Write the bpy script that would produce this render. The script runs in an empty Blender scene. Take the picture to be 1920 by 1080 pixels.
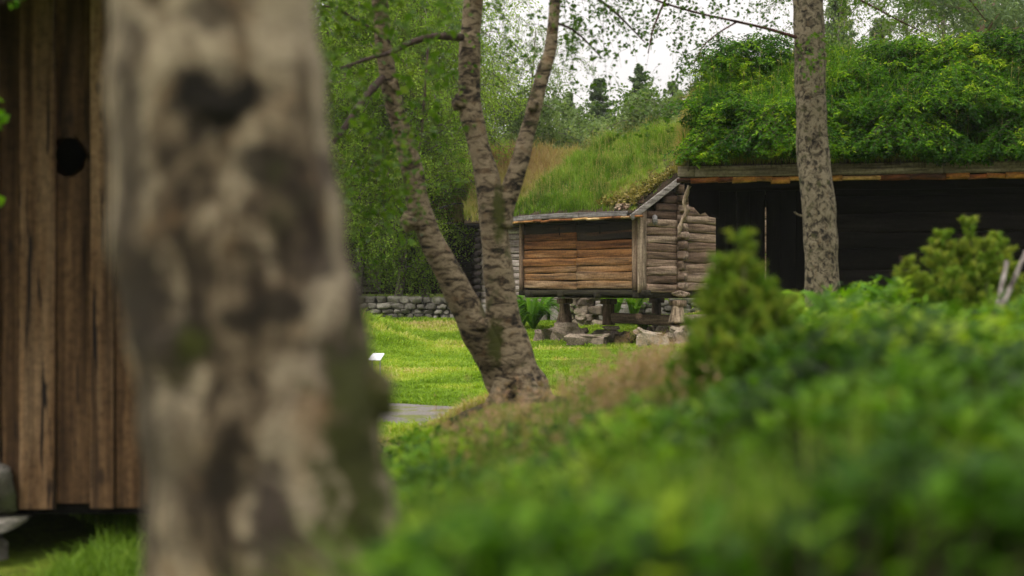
import bpy, math, random
import numpy as np
R = np.random.default_rng(7)
random.seed(7)
scene = bpy.context.scene
COL = scene.collection
PI = math.pi
F = 2667.0
CZ = 1.5
def P(px, py, d):
    """point at distance d seen along a direction given in 1920x1080 picture units"""
    return np.array([(px-960)/F*d, d, CZ-(py-540)/F*d])

# ------------------------------------------------------------------ noise
_T = np.random.default_rng(3).random((64, 64, 64)).astype(np.float32)
def vn(p, s=1.0, o=0):
    p = np.asarray(p, float)*s + 17.3*o + 1000
    i = np.floor(p).astype(int); f = p-i; f = f*f*(3-2*f)
    i &= 63; j = (i+1) & 63
    x0, y0, z0 = i[..., 0], i[..., 1], i[..., 2]; x1, y1, z1 = j[..., 0], j[..., 1], j[..., 2]
    fx, fy, fz = f[..., 0], f[..., 1], f[..., 2]
    a = _T[x0, y0, z0]*(1-fx)+_T[x1, y0, z0]*fx
    b = _T[x0, y1, z0]*(1-fx)+_T[x1, y1, z0]*fx
    c = _T[x0, y0, z1]*(1-fx)+_T[x1, y0, z1]*fx
    d = _T[x0, y1, z1]*(1-fx)+_T[x1, y1, z1]*fx
    return (a*(1-fy)+b*fy)*(1-fz)+(c*(1-fy)+d*fy)*fz
def ss(a, b, x):
    t = np.clip((np.asarray(x, float)-a)/(b-a), 0, 1); return t*t*(3-2*t)
def unit(v):
    v = np.asarray(v, float); return v/np.maximum(np.linalg.norm(v, axis=-1, keepdims=True), 1e-9)

# ------------------------------------------------------------------ mesh collecting
class MB:
    def __init__(s): s.v = []; s.q = []; s.t = []; s.r = []; s.n = 0; s.ng = []
    def add(s, v, q=None, t=None, r=0.5):
        v = np.asarray(v, float).reshape(-1, 3)
        if q is not None and len(q): s.q.append(np.asarray(q, int).reshape(-1, 4)+s.n)
        if t is not None and len(t): s.t.append(np.asarray(t, int).reshape(-1, 3)+s.n)
        s.v.append(v); s.r.append(np.broadcast_to(np.asarray(r, float), (len(v),)).copy()); s.n += len(v)
        return s
    def build(s, name, mat, parent=None, smooth=True, loc=None):
        v = np.concatenate(s.v) if s.v else np.zeros((0, 3))
        q = np.concatenate(s.q) if s.q else np.zeros((0, 4), int)
        t = np.concatenate(s.t) if s.t else np.zeros((0, 3), int)
        me = bpy.data.meshes.new(name)
        me.vertices.add(len(v)); me.vertices.foreach_set('co', v.astype(np.float32).ravel())
        me.loops.add(q.size+t.size)
        me.loops.foreach_set('vertex_index', np.concatenate([q.ravel(), t.ravel()]).astype(np.int32))
        me.polygons.add(len(q)+len(t))
        ls = np.concatenate([np.arange(len(q))*4, q.size+np.arange(len(t))*3]).astype(np.int32)
        me.polygons.foreach_set('loop_start', ls)
        me.polygons.foreach_set('use_smooth', np.full(len(q)+len(t), smooth))
        a = me.attributes.new('rnd', 'FLOAT', 'POINT')
        a.data.foreach_set('value', np.concatenate(s.r).astype(np.float32) if s.r else [])
        me.update(calc_edges=True); me.validate()
        me.materials.append(mat)
        o = bpy.data.objects.new(name, me); COL.objects.link(o)
        if parent is not None: o.parent = parent
        if loc is not None: o.location = loc
        return o
def tag(o, label=None, cat=None, group=None, kind=None, category=None):
    cat = cat or category
    if label: o['label'] = label
    if cat: o['category'] = cat
    if group: o['group'] = group
    if kind: o['kind'] = kind
    return o
def empty(name, loc, rz=0, **k):
    o = bpy.data.objects.new(name, None); COL.objects.link(o)
    o.location = loc; o.rotation_euler = (0, 0, rz); o.empty_display_size = .2
    return tag(o, **k)
def copy_thing(root, loc, rz, sc, label):
    c = root.copy(); COL.objects.link(c); c.location = loc; c.rotation_euler = (0, 0, rz); c.scale = (sc, sc, sc)
    c['label'] = label
    for ch in list(root.children):
        d = ch.copy(); COL.objects.link(d); d.parent = c
        for g in list(ch.children):
            e = g.copy(); COL.objects.link(e); e.parent = d
    return c

# ------------------------------------------------------------------ shapes
def catmull(pts, n):
    pts = np.asarray(pts, float); p = np.vstack([2*pts[0]-pts[1], pts, 2*pts[-1]-pts[-2]]); out = []
    for i in range(1, len(p)-2):
        t = np.linspace(0, 1, n, endpoint=False)[:, None]
        a, b, c, d = p[i-1], p[i], p[i+1], p[i+2]
        out.append(.5*((2*b)+(-a+c)*t+(2*a-5*b+4*c-d)*t*t+(-a+3*b-3*c+d)*t**3))
    out.append(p[-2][None]); return np.vstack(out)
def tube(mb, pts, rad, ns=8, r=.5, wob=0, wfreq=6, cap=True, seed=0):
    pts = np.asarray(pts, float); m = len(pts); rad = np.broadcast_to(np.asarray(rad, float), (m,))
    d = unit(np.gradient(pts, axis=0))
    up = np.array([0, 0, 1.]) if abs(d[0][2]) < .9 else np.array([1., 0, 0])
    s = np.cross(up, d[0]); s /= np.linalg.norm(s); S = []
    for k in range(m):
        s = s-d[k]*np.dot(s, d[k]); s /= max(np.linalg.norm(s), 1e-9); S.append(s)
    S = np.array(S); B = np.cross(d, S)
    a = np.linspace(0, 2*PI, ns, endpoint=False)
    ring = S[:, None]*np.cos(a)[None, :, None]+B[:, None]*np.sin(a)[None, :, None]
    V = pts[:, None]+ring*rad[:, None, None]
    if wob: V = V+ring*rad[:, None, None]*wob*(vn(V, wfreq, seed)-.5)[..., None]*2
    V = V.reshape(-1, 3)
    i, j = np.meshgrid(np.arange(m-1), np.arange(ns), indexing='ij'); i = i.ravel(); j = j.ravel(); jj = (j+1) % ns
    Q = np.stack([i*ns+j, i*ns+jj, (i+1)*ns+jj, (i+1)*ns+j], 1)
    T = []
    if cap:
        V = np.vstack([V, pts[0], pts[-1]]); c0 = m*ns
        for k in range(ns):
            T.append((c0, (k+1) % ns, k)); T.append((c0+1, (m-1)*ns+k, (m-1)*ns+(k+1) % ns))
    mb.add(V, Q, T, r)
def twigs(mb, A, Bp, ra=.004, rb=.002, r=.5):
    """many straight three-sided twigs"""
    A = np.asarray(A, float); Bp = np.asarray(Bp, float); n = len(A)
    if not n: return
    d = unit(Bp-A); u = np.where(np.abs(d[:, 2:3]) < .9, [[0, 0, 1.]], [[1., 0, 0]]); s = unit(np.cross(u, d)); b = np.cross(d, s)
    V = []
    for c, rr in ((A, ra), (Bp, rb)):
        rr = np.broadcast_to(np.asarray(rr, float), (n,))[:, None]
        for k in range(3):
            V.append(c+(s*math.cos(k*2.0944)+b*math.sin(k*2.0944))*rr)
    V = np.stack(V, 1).reshape(-1, 3); o = np.arange(n)[:, None]*6
    Q = np.concatenate([o+np.array([k, (k+1) % 3, (k+1) % 3+3, k+3]) for k in range(3)])
    mb.add(V, Q, None, r)
def log(mb, p0, p1, h, w, r=.5, seed=0, wob=.12, sq=.55, ns=10, step=.25, taper=0):
    """a hewn log or board: superellipse section h high, w thick, wavy along its length"""
    p0 = np.asarray(p0, float); p1 = np.asarray(p1, float); L = np.linalg.norm(p1-p0); d = (p1-p0)/L
    up = np.array([0, 0, 1.]) if abs(d[2]) < .9 else np.array([0, 1., 0])
    s = unit(np.cross(d, up)); up = np.cross(s, d)
    m = max(2, int(L/step)+1); t = np.linspace(0, 1, m)
    a = np.linspace(0, 2*PI, ns, endpoint=False)+PI/ns
    cs = np.sign(np.cos(a))*np.abs(np.cos(a))**sq; sn = np.sign(np.sin(a))*np.abs(np.sin(a))**sq
    c = p0+(p1-p0)*t[:, None]
    q = np.stack([t*L, np.full(m, seed*3.7), np.zeros(m)], 1)
    dz = (vn(q, 1.1, 1)-.5)*h*wob; ht = h*(1+(vn(q, 1.7, 2)-.5)*wob)*(1-taper*t)
    V = c[:, None]+s*(cs[None, :]*w/2)[..., None]+up*(sn[None, :]*ht[:, None]/2+dz[:, None])[..., None]
    V = V+(s*((vn(V*np.array([1, 1, 1.]), 5, seed)-.5)*wob*w*.8)[..., None])
    V = V.reshape(-1, 3)
    i, j = np.meshgrid(np.arange(m-1), np.arange(ns), indexing='ij'); i = i.ravel(); j = j.ravel(); jj = (j+1) % ns
    Q = np.stack([i*ns+j, i*ns+jj, (i+1)*ns+jj, (i+1)*ns+j], 1)
    V = np.vstack([V, p0, p1]); c0 = m*ns; T = []
    for k in range(ns):
        T.append((c0, (k+1) % ns, k)); T.append((c0+1, (m-1)*ns+k, (m-1)*ns+(k+1) % ns))
    mb.add(V, Q, T, r)
def box(mb, a, b, r=.5):
    x0, y0, z0 = a; x1, y1, z1 = b
    V = [(x0, y0, z0), (x1, y0, z0), (x1, y1, z0), (x0, y1, z0), (x0, y0, z1), (x1, y0, z1), (x1, y1, z1), (x0, y1, z1)]
    mb.add(V, [(0, 3, 2, 1), (4, 5, 6, 7), (0, 1, 5, 4), (1, 2, 6, 5), (2, 3, 7, 6), (3, 0, 4, 7)], None, r)
def hexa(mb, V, r=.5):
    mb.add(V, [(0, 3, 2, 1), (4, 5, 6, 7), (0, 1, 5, 4), (1, 2, 6, 5), (2, 3, 7, 6), (3, 0, 4, 7)], None, r)
def prism(mb, poly, y0, y1, r=.5):
    """polygon in x,z (star-shaped about its centroid) extruded from y0 to y1"""
    poly = np.asarray(poly, float); n = len(poly); c = poly.mean(0)
    V = [(x, y0, z) for x, z in poly]+[(x, y1, z) for x, z in poly]+[(c[0], y0, c[1]), (c[0], y1, c[1])]
    T = []
    for k in range(n):
        j = (k+1) % n; T += [(2*n, k, j), (2*n+1, n+j, n+k)]
    mb.add(V, [(k, n+k, n+(k+1) % n, (k+1) % n) for k in range(n)], T, r)
def rock(mb, c, size, seed, r=.5, rot=0, flat=.6, rough=.35):
    nu, nv = 20, 12
    u = np.linspace(0, 2*PI, nu, endpoint=False); v = np.linspace(0.05, PI-.05, nv)
    uu, vv = np.meshgrid(u, v, indexing='ij')
    D = np.stack([np.sin(vv)*np.cos(uu), np.sin(vv)*np.sin(uu), np.cos(vv)], -1)
    S = np.sign(D)*np.abs(D)**flat
    S = S*(1+rough*(vn(D, 1.6, seed)-.5)*1.6+rough*.6*(vn(D, 3.5, seed+5)-.5)+rough*.35*(vn(D*[1, 1, 2], 8, seed+9)-.5))[..., None]
    cr, sr = math.cos(rot), math.sin(rot)
    S = S*np.asarray(size)/2
    S = np.stack([S[..., 0]*cr-S[..., 1]*sr, S[..., 0]*sr+S[..., 1]*cr, S[..., 2]], -1)+np.asarray(c, float)
    V = S.reshape(-1, 3); Q = []
    for i in range(nu):
        for j in range(nv-1):
            i2 = (i+1) % nu; Q.append((i*nv+j, i*nv+j+1, i2*nv+j+1, i2*nv+j))
    T = []
    V = np.vstack([V, S[:, 0].mean(0), S[:, -1].mean(0)])
    for i in range(nu):
        i2 = (i+1) % nu; T += [(nu*nv, i*nv, i2*nv), (nu*nv+1, i2*nv+nv-1, i*nv+nv-1)]
    mb.add(V, Q, T, r)
def leaves(mb, C, size, r=None, asp=.36, d=None, up=.35, fold=.12, rng=R):
    """one folded leaf per centre; d = pointing direction, up = how much faces look at the sky"""
    C = np.asarray(C, float); n = len(C)
    if not n: return
    if d is None: d = unit(rng.normal(size=(n, 3))*[1, 1, .7]+[0, 0, -.3])
    else: d = unit(d+rng.normal(size=(n, 3))*.25)
    nn = rng.normal(size=(n, 3)); nn[:, 2] = np.abs(nn[:, 2])+up*3; s = unit(np.cross(d, nn)); nn = np.cross(s, d)
    L = (np.broadcast_to(np.asarray(size, float), (n,))*(.7+.6*rng.random(n)))[:, None]; W = L*asp
    V = np.stack([C-d*L*.5, C-d*L*.05+s*W+nn*L*fold, C+d*L*.5-nn*L*fold*.6, C-d*L*.05-s*W+nn*L*fold], 1).reshape(-1, 3)
    if r is None: r = rng.random(n)
    o = np.arange(n)[:, None]*4
    mb.add(V, None, np.concatenate([o+[0, 1, 2], o+[0, 2, 3]]), np.repeat(np.broadcast_to(r, (n,)), 4))
def blades(mb, C, h, w, lean=.35, r=None, rng=R, bias=None):
    C = np.asarray(C, float); n = len(C)
    if not n: return
    a = rng.random(n)*2*PI; ld = np.stack([np.cos(a), np.sin(a), np.zeros(n)], 1)
    s = np.stack([-np.sin(a+rng.normal(size=n)), np.cos(a+rng.normal(size=n)), np.zeros(n)], 1); s = unit(s)
    h = (np.broadcast_to(np.asarray(h, float), (n,))*(.55+.8*rng.random(n)))[:, None]; w = np.broadcast_to(np.asarray(w, float), (n,))[:, None]/2
    ln = lean*(.3+1.2*rng.random(n))[:, None]; b = np.zeros(3) if bias is None else np.asarray(bias)
    up = np.array([0, 0, 1.])
    m = C+(ld*ln*.25+b*.3+up*.55)*h; t = C+(ld*ln+b+up*(1-.3*ln))*h
    V = np.stack([C-s*w, C+s*w, m+s*w*.8, m-s*w*.8, t], 1).reshape(-1, 3)
    o = np.arange(n)[:, None]*5
    if r is None: r = rng.random(n)
    mb.add(V, o+[0, 1, 2, 3], o+[3, 2, 4], np.repeat(np.broadcast_to(r, (n,)), 5))

# ------------------------------------------------------------------ materials
def newmat(name):
    m = bpy.data.materials.new(name); m.use_nodes = True; nt = m.node_tree; nt.nodes.clear(); return m, nt, nt.nodes.new, nt.links.new
def srgb(h):
    c = [int(h[i:i+2], 16)/255 for i in (0, 2, 4)]
    return [x/12.92 if x <= .04045 else ((x+.055)/1.055)**2.4 for x in c]
def ramp(N, Lk, fac, stops, inter='LINEAR'):
    n = N('ShaderNodeValToRGB'); cr = n.color_ramp; cr.interpolation = inter
    while len(cr.elements) < len(stops): cr.elements.new(.5)
    for e, (p, c) in zip(cr.elements, stops):
        e.position = p; e.color = (*c, 1) if len(c) == 3 else c
    Lk(fac, n.inputs[0]); return n.outputs[0]
def leafmat(name, cols, trans=.4, rough=.55, nscale=0, spec=.15):
    m, nt, N, L = newmat(name)
    at = N('ShaderNodeAttribute'); at.attribute_name = 'rnd'
    k = len(cols); col = ramp(N, L, at.outputs['Fac'], [(i/(k-1), c) for i, c in enumerate(cols)])
    p = N('ShaderNodeBsdfPrincipled'); p.inputs['Roughness'].default_value = rough; p.inputs['Specular IOR Level'].default_value = spec
    t = N('ShaderNodeBsdfTranslucent'); mx = N('ShaderNodeMixShader'); mx.inputs[0].default_value = trans
    g = N('ShaderNodeMix'); g.data_type = 'RGBA'; g.blend_type = 'MULTIPLY'; g.inputs[0].default_value = 1; g.inputs[7].default_value = (1.35, 1.4, .7, 1)
    L(col, p.inputs['Base Color']); L(col, g.inputs[6]); L(g.outputs[2], t.inputs['Color'])
    L(p.outputs[0], mx.inputs[1]); L(t.outputs[0], mx.inputs[2])
    o = N('ShaderNodeOutputMaterial'); L(mx.outputs[0], o.inputs[0]); return m
def mixc(N, L, f, a, b, bt='MIX'):
    n = N('ShaderNodeMix'); n.data_type = 'RGBA'; n.blend_type = bt
    for v, i in ((f, 0), (a, 6), (b, 7)):
        if isinstance(v, (int, float)): n.inputs[i].default_value = v
        elif isinstance(v, (tuple, list)): n.inputs[i].default_value = (*v[:3], 1)
        else: L(v, n.inputs[i])
    return n.outputs[2]
def noise(N, L, vec, sc, det=4, rough=.55, dist=0, scale3=None, loc=(0, 0, 0)):
    mp = N('ShaderNodeMapping'); mp.inputs['Scale'].default_value = scale3 or (1, 1, 1); mp.inputs['Location'].default_value = loc; L(vec, mp.inputs[0])
    n = N('ShaderNodeTexNoise'); n.inputs['Scale'].default_value = sc; n.inputs['Detail'].default_value = det
    n.inputs['Roughness'].default_value = rough; n.inputs['Distortion'].default_value = dist; L(mp.outputs[0], n.inputs[0]); return n.outputs[0]
def math_(N, L, op, a, b=0, clamp=False):
    n = N('ShaderNodeMath'); n.operation = op; n.use_clamp = clamp
    for v, i in ((a, 0), (b, 1)):
        if isinstance(v, (int, float)): n.inputs[i].default_value = v
        else: L(v, n.inputs[i])
    return n.outputs[0]
def finish(m, nt, N, L, col, rough=.85, bump=None, bd=.02, spec=.25):
    p = N('ShaderNodeBsdfPrincipled'); L(col, p.inputs['Base Color'])
    p.inputs['Roughness'].default_value = rough; p.inputs['Specular IOR Level'].default_value = spec
    if bump is not None:
        b = N('ShaderNodeBump'); b.inputs['Distance'].default_value = bd; b.inputs['Strength'].default_value = .9; L(bump, b.inputs['Height']); L(b.outputs[0], p.inputs['Normal'])
    o = N('ShaderNodeOutputMaterial'); L(p.outputs[0], o.inputs[0]); return m
def woodmat(name, cols, axis=0, grain=26, along=1.2, dark=(.012, .008, .006), crack=.35, blot=.9, rough=.85, bd=.012, knots=False, spec=.25):
    """weathered wood; per-board tone from rnd, grain stretched along axis"""
    m, nt, N, L = newmat(name)
    tc = N('ShaderNodeTexCoord').outputs['Object']
    at = N('ShaderNodeAttribute'); at.attribute_name = 'rnd'
    sc = [grain]*3; sc[axis] = along
    g1 = noise(N, L, tc, 1.0, 6, .62, .25, tuple(sc))
    s2 = [7.0]*3; s2[axis] = .7
    g2 = noise(N, L, tc, 1.0, 4, .55, .4, tuple(s2), (3, 5, 9))
    f = math_(N, L, 'ADD', math_(N, L, 'MULTIPLY', at.outputs['Fac'], 1.0), math_(N, L, 'MULTIPLY', math_(N, L, 'SUBTRACT', g2, .5), blot), True)
    k = len(cols); base = ramp(N, L, f, [(i/(k-1), c) for i, c in enumerate(cols)])
    gm = ramp(N, L, g1, [(.32, (.22, .20, .19)), (.45, (.72, .70, .68)), (.56, (1.15, 1.15, 1.15)), (.70, (1.6, 1.62, 1.65))])
    c = mixc(N, L, 1.0, base, gm, 'MULTIPLY')
    s3 = [38.0]*3; s3[axis] = 1.6
    cr = ramp(N, L, noise(N, L, tc, 1.0, 3, .5, .8, tuple(s3), (9, 2, 1)), [(.30, (1, 1, 1)), (.37, (0, 0, 0))])
    c = mixc(N, L, math_(N, L, 'MULTIPLY', cr, crack*2, True), c, dark)
    iso = noise(N, L, tc, 22, 5, .75, 0, None, (1, 8, 3))
    c = mixc(N, L, 1.0, c, ramp(N, L, iso, [(.3, (.55, .53, .5)), (.5, (1, 1, 1)), (.7, (1.35, 1.35, 1.35))]), 'MULTIPLY')
    h = g1
    if knots:
        s4 = [3.2]*3; s4[axis] = 1.3
        mp = N('ShaderNodeMapping'); mp.inputs['Scale'].default_value = tuple(s4); L(tc, mp.inputs[0])
        vo = N('ShaderNodeTexVoronoi'); vo.inputs['Scale'].default_value = 1.5; L(mp.outputs[0], vo.inputs[0])
        kn = ramp(N, L, vo.outputs['Distance'], [(.0, (1, 1, 1)), (.07, (.8, .8, .8)), (.12, (0, 0, 0))])
        c = mixc(N, L, math_(N, L, 'MULTIPLY', kn, .75), c, dark)
    return finish(m, nt, N, L, c, rough, h, bd, .06 if rough == .9 else .2)
def stonemat(name, cols, moss=.25):
    m, nt, N, L = newmat(name)
    tc = N('ShaderNodeTexCoord').outputs['Object']
    at = N('ShaderNodeAttribute'); at.attribute_name = 'rnd'
    n1 = noise(N, L, tc, 5, 6, .65); n2 = noise(N, L, tc, 26, 5, .7); n3 = noise(N, L, tc, 2.2, 4, .6, 0, None, (5, 5, 5))
    f = math_(N, L, 'ADD', at.outputs['Fac'], math_(N, L, 'MULTIPLY', math_(N, L, 'SUBTRACT', n1, .5), 1.1), True)
    k = len(cols); base = ramp(N, L, f, [(i/(k-1), c) for i, c in enumerate(cols)])
    c = mixc(N, L, 1.0, base, ramp(N, L, n2, [(.3, (.45, .45, .45)), (.6, (1.15, 1.15, 1.15))]), 'MULTIPLY')
    mm = ramp(N, L, n3, [(.62-moss*.5, (0, 0, 0)), (.72-moss*.4, (1, 1, 1))])
    c = mixc(N, L, math_(N, L, 'MULTIPLY', mm, .75), c, (.055, .07, .018))
    return finish(m, nt, N, L, c, .9, n2, .02)
def barkmat(name, light, mid, dark, moss_amt=.3, marks=6.0, spots=(), bd=.015, moss_pts=(), lichen=.0, tone=1.0, cover=0, st=.75, samp=1.0):
    """birch bark: papery pale skin, horizontal dashes, dark rough fissures, moss"""
    m, nt, N, L = newmat(name)
    tc = N('ShaderNodeTexCoord').outputs['Object']
    a = noise(N, L, tc, marks*.55, 6, .65, .8, (1, 1, st))
    b = noise(N, L, tc, marks*1.2, 5, .65, .9, (1, 1, 2.6), (4, 4, 4))
    fine = noise(N, L, tc, marks*7, 4, .7, .2, (.55, .55, 2.8))
    c = ramp(N, L, a, [(.36-cover, dark), (.44-cover, mid), (.52-cover, light), (.75, [x*1.15 for x in light])])
    rd = noise(N, L, tc, marks*.8, 3, .5, 0, None, (8, 1, 3))
    c = mixc(N, L, math_(N, L, 'MULTIPLY', ramp(N, L, rd, [(.58, (0, 0, 0)), (.72, (1, 1, 1))]), .45), c, (light[0]*.75, light[1]*.55, light[2]*.38))
    dk = ramp(N, L, b, [(.30, (1, 1, 1)), (.43, (0, 0, 0))])
    c = mixc(N, L, math_(N, L, 'MULTIPLY', dk, .9), c, dark)
    c = mixc(N, L, 1.0, c, ramp(N, L, fine, [(.3, (.5, .5, .5)), (.55, (1, 1, 1)), (.8, (1.2, 1.2, 1.2))]), 'MULTIPLY')
    wn = math_(N, L, 'MULTIPLY', math_(N, L, 'SUBTRACT', noise(N, L, tc, marks*1.3, 5, .65), .5), samp)
    def dist(pt, sx, sy, sz, amp=1.0):
        mp = N('ShaderNodeVectorMath'); mp.operation = 'SUBTRACT'; L(tc, mp.inputs[0]); mp.inputs[1].default_value = tuple(pt)
        m2 = N('ShaderNodeVectorMath'); m2.operation = 'DIVIDE'; L(mp.outputs[0], m2.inputs[0]); m2.inputs[1].default_value = (sx, sy, sz)
        ln = N('ShaderNodeVectorMath'); ln.operation = 'LENGTH'; L(m2.outputs[0], ln.inputs[0])
        return math_(N, L, 'ADD', ln.outputs['Value'], math_(N, L, 'MULTIPLY', wn, amp))
    for (pt, sx, sz, col, k) in spots:
        mk = ramp(N, L, dist(pt, sx, .25, sz), [(.55, (1, 1, 1)), (1.0, (0, 0, 0))])
        c = mixc(N, L, math_(N, L, 'MULTIPLY', mk, k), c, col)
    ms = ramp(N, L, noise(N, L, tc, marks*.35, 5, .6, .3, None, (2, 9, 6)), [(.68-moss_amt*.3, (0, 0, 0)), (.78-moss_amt*.3, (1, 1, 1))])
    c = mixc(N, L, math_(N, L, 'MULTIPLY', ms, .8), c, (.05, .055, .014))
    for (pt, sx, sy, sz) in moss_pts:
        mk = ramp(N, L, dist(pt, sx, sy, sz, 1.5), [(.5, (1, 1, 1)), (1.1, (0, 0, 0))])
        c = mixc(N, L, mk, c, (.055, .06, .010))
    h = math_(N, L, 'SUBTRACT', math_(N, L, 'ADD', math_(N, L, 'MULTIPLY', fine, .4), a), math_(N, L, 'MULTIPLY', dk, .5))
    return finish(m, nt, N, L, c, .85, h, bd)
EXPO = 0.8
HAZE = .0003
# ================================================================== camera, sky, sun
cam = bpy.data.cameras.new('camera'); co = bpy.data.objects.new('camera', cam); COL.objects.link(co); scene.camera = co
co.location = (0, 0, CZ); co.rotation_euler = (PI/2, 0, 0); cam.lens = 50; cam.sensor_width = 36
cam.clip_start = .05; cam.clip_end = 3000
cam.dof.use_dof = True; cam.dof.focus_distance = 33; cam.dof.aperture_fstop = 1.65
SUN_EL, SUN_AZ = math.radians(56), math.radians(215)      # azimuth clockwise from +Y
w = bpy.data.worlds.new('World'); scene.world = w; w.use_nodes = True; nt = w.node_tree; nt.nodes.clear()
N, L = nt.nodes.new, nt.links.new
sky = N('ShaderNodeTexSky'); sky.sky_type = 'NISHITA'; sky.sun_disc = False; sky.sun_elevation = SUN_EL; sky.sun_rotation = SUN_AZ
sky.air_density = 1.0; sky.dust_density = 6.0; sky.ozone_density = 1
# overcast: the blue is veiled by an even cloud deck with soft broken structure
hs = N('ShaderNodeHueSaturation'); hs.inputs['Saturation'].default_value = .22; L(sky.outputs[0], hs.inputs['Color'])
tcw = N('ShaderNodeTexCoord').outputs['Generated']
cl = noise(N, L, tcw, 2.2, 5, .6, .3, (1, 1, 2.5))
cc = ramp(N, L, cl, [(.3, (13.8, 13.1, 13.0)), (.7, (16.6, 15.8, 15.6))])
sxyz = N('ShaderNodeSeparateXYZ'); L(tcw, sxyz.inputs[0])          # an overcast sky is about three times brighter overhead than at the horizon
ovc = math_(N, L, 'MULTIPLY', math_(N, L, 'ADD', math_(N, L, 'MULTIPLY', math_(N, L, 'MAXIMUM', sxyz.outputs[2], 0), 2.0), 1.0), .3333)
gr_ = N('ShaderNodeCombineXYZ'); [L(ovc, gr_.inputs[i]) for i in range(3)]
cc = mixc(N, L, 1.0, cc, gr_.outputs[0], 'MULTIPLY')
mxw = mixc(N, L, .85, hs.outputs[0], cc)
bg = N('ShaderNodeBackground'); bg.inputs['Strength'].default_value = .10; L(mxw, bg.inputs[0])
wo = N('ShaderNodeOutputWorld'); L(bg.outputs[0], wo.inputs[0])
sl = bpy.data.lights.new('sun', 'SUN'); sl.energy = 1.3; sl.angle = math.radians(18); sl.color = (1, .95, .87)
so = bpy.data.objects.new('sun', sl); COL.objects.link(so)
sd = np.array([math.sin(SUN_AZ)*math.cos(SUN_EL), math.cos(SUN_AZ)*math.cos(SUN_EL), math.sin(SUN_EL)])
from mathutils import Vector
so.rotation_euler = Vector(sd).to_track_quat('Z', 'Y').to_euler(); so.location = (-8, -10, 20)
scene.view_settings.view_transform = 'Standard'; scene.view_settings.look = 'None'; scene.view_settings.gamma = 1
scene.view_settings.exposure = EXPO
cy = scene.cycles; cy.max_bounces = 7; cy.diffuse_bounces = 4; cy.glossy_bounces = 2; cy.transmission_bounces = 4; cy.volume_bounces = 1
cy.use_denoising = True; cy.caustics_reflective = False; cy.caustics_refractive = False; cy.sample_clamp_indirect = 6

# ================================================================== palettes
M = {}
M['lawn'] = leafmat('lawn_blades', [(.08, .145, .012), (.15, .26, .018), (.24, .37, .028), (.38, .46, .055), (.52, .44, .19)], .4, .5)
M['dry'] = leafmat('dry_grass', [(.10, .15, .015), (.20, .24, .04), (.34, .30, .09), (.42, .33, .14), (.30, .19, .09)], .35)
M['turf'] = leafmat('turf_grass', [(.05, .11, .010), (.10, .19, .015), (.18, .30, .028), (.28, .37, .06), (.40, .35, .16)], .4)
M['shrub'] = leafmat('shrub_leaf', [(.011, .034, .004), (.030, .085, .006), (.070, .17, .009), (.145, .29, .014), (.29, .41, .030)], .4, .45)
M['lushturf'] = leafmat('roof_shrub_leaf', [(.010, .040, .004), (.028, .092, .006), (.07, .17, .009), (.16, .29, .013), (.36, .46, .024)], .42)
M['birchleaf'] = leafmat('birch_leaf', [(.03, .07, .008), (.05, .11, .010), (.08, .15, .012), (.13, .20, .02), (.18, .24, .03)], .45, .42)
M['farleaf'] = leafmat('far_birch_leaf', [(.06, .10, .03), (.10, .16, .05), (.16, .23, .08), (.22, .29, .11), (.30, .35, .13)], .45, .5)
M['needle'] = leafmat('spruce_needle', [(.08, .12, .07), (.12, .18, .10), (.17, .24, .13), (.24, .31, .17)], .5)  # lightened needles, distance haze partly put into their colour
M['juniper'] = leafmat('juniper_needle', [(.02, .055, .008), (.05, .12, .012), (.10, .21, .018), (.18, .29, .03), (.30, .34, .05)], .35)
M['fern'] = leafmat('fern_leaf', [(.03, .10, .005), (.07, .19, .006), (.12, .28, .008), (.20, .36, .012)], .45)
M['seed'] = leafmat('grass_seedhead', [(.15, .20, .03), (.32, .22, .11), (.46, .28, .18), (.55, .36, .25)], .35)
M['dead'] = leafmat('dead_leaf', [(.05, .018, .010), (.11, .04, .02), (.17, .07, .03)], .3)
M['twig'] = woodmat('twig_bark', [(.03, .02, .015), (.06, .04, .03), (.09, .06, .04)], 2, 30, 6)
M['greytwig'] = woodmat('pale_twig', [(.16, .14, .12), (.3, .27, .24)], 2, 30, 6)
M['soil'] = stonemat('turf_soil', [(.02, .014, .008), (.05, .035, .02), (.09, .06, .035)], .1)
M['stone'] = stonemat('field_stone', [(.06, .056, .046), (.13, .12, .10), (.22, .205, .17), (.32, .30, .25)], .25)
M['brownstone'] = stonemat('brown_slab_stone', [(.09, .07, .053), (.19, .15, .11), (.29, .235, .175), (.40, .33, .25)], .2)
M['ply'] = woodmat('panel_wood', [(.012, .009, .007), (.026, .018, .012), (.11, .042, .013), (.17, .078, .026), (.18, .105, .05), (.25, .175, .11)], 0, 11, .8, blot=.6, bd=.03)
M['hewn'] = woodmat('hewn_log_wood', [(.06, .036, .024), (.13, .083, .054), (.21, .145, .098), (.32, .24, .175)], 1, 13, 1.0, blot=.9, bd=.04)
M['hewnx'] = woodmat('hewn_log_wood_x', [(.06, .04, .028), (.13, .09, .062), (.21, .155, .112), (.31, .24, .18)], 0, 11, 1.0, blot=.9, bd=.04)
M['post'] = woodmat('post_wood', [(.05, .034, .024), (.12, .078, .052), (.21, .15, .10), (.31, .24, .17)], 2, 14, 1.2, blot=.8, bd=.02)
M['board'] = woodmat('grey_board', [(.09, .085, .08), (.16, .15, .145), (.25, .24, .23)], 0, 24, 1.0, blot=.6)
M['bargeb'] = woodmat('barge_board', [(.13, .12, .11), (.22, .20, .18), (.3, .28, .25)], 1, 24, 1.0, blot=.6)
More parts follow.
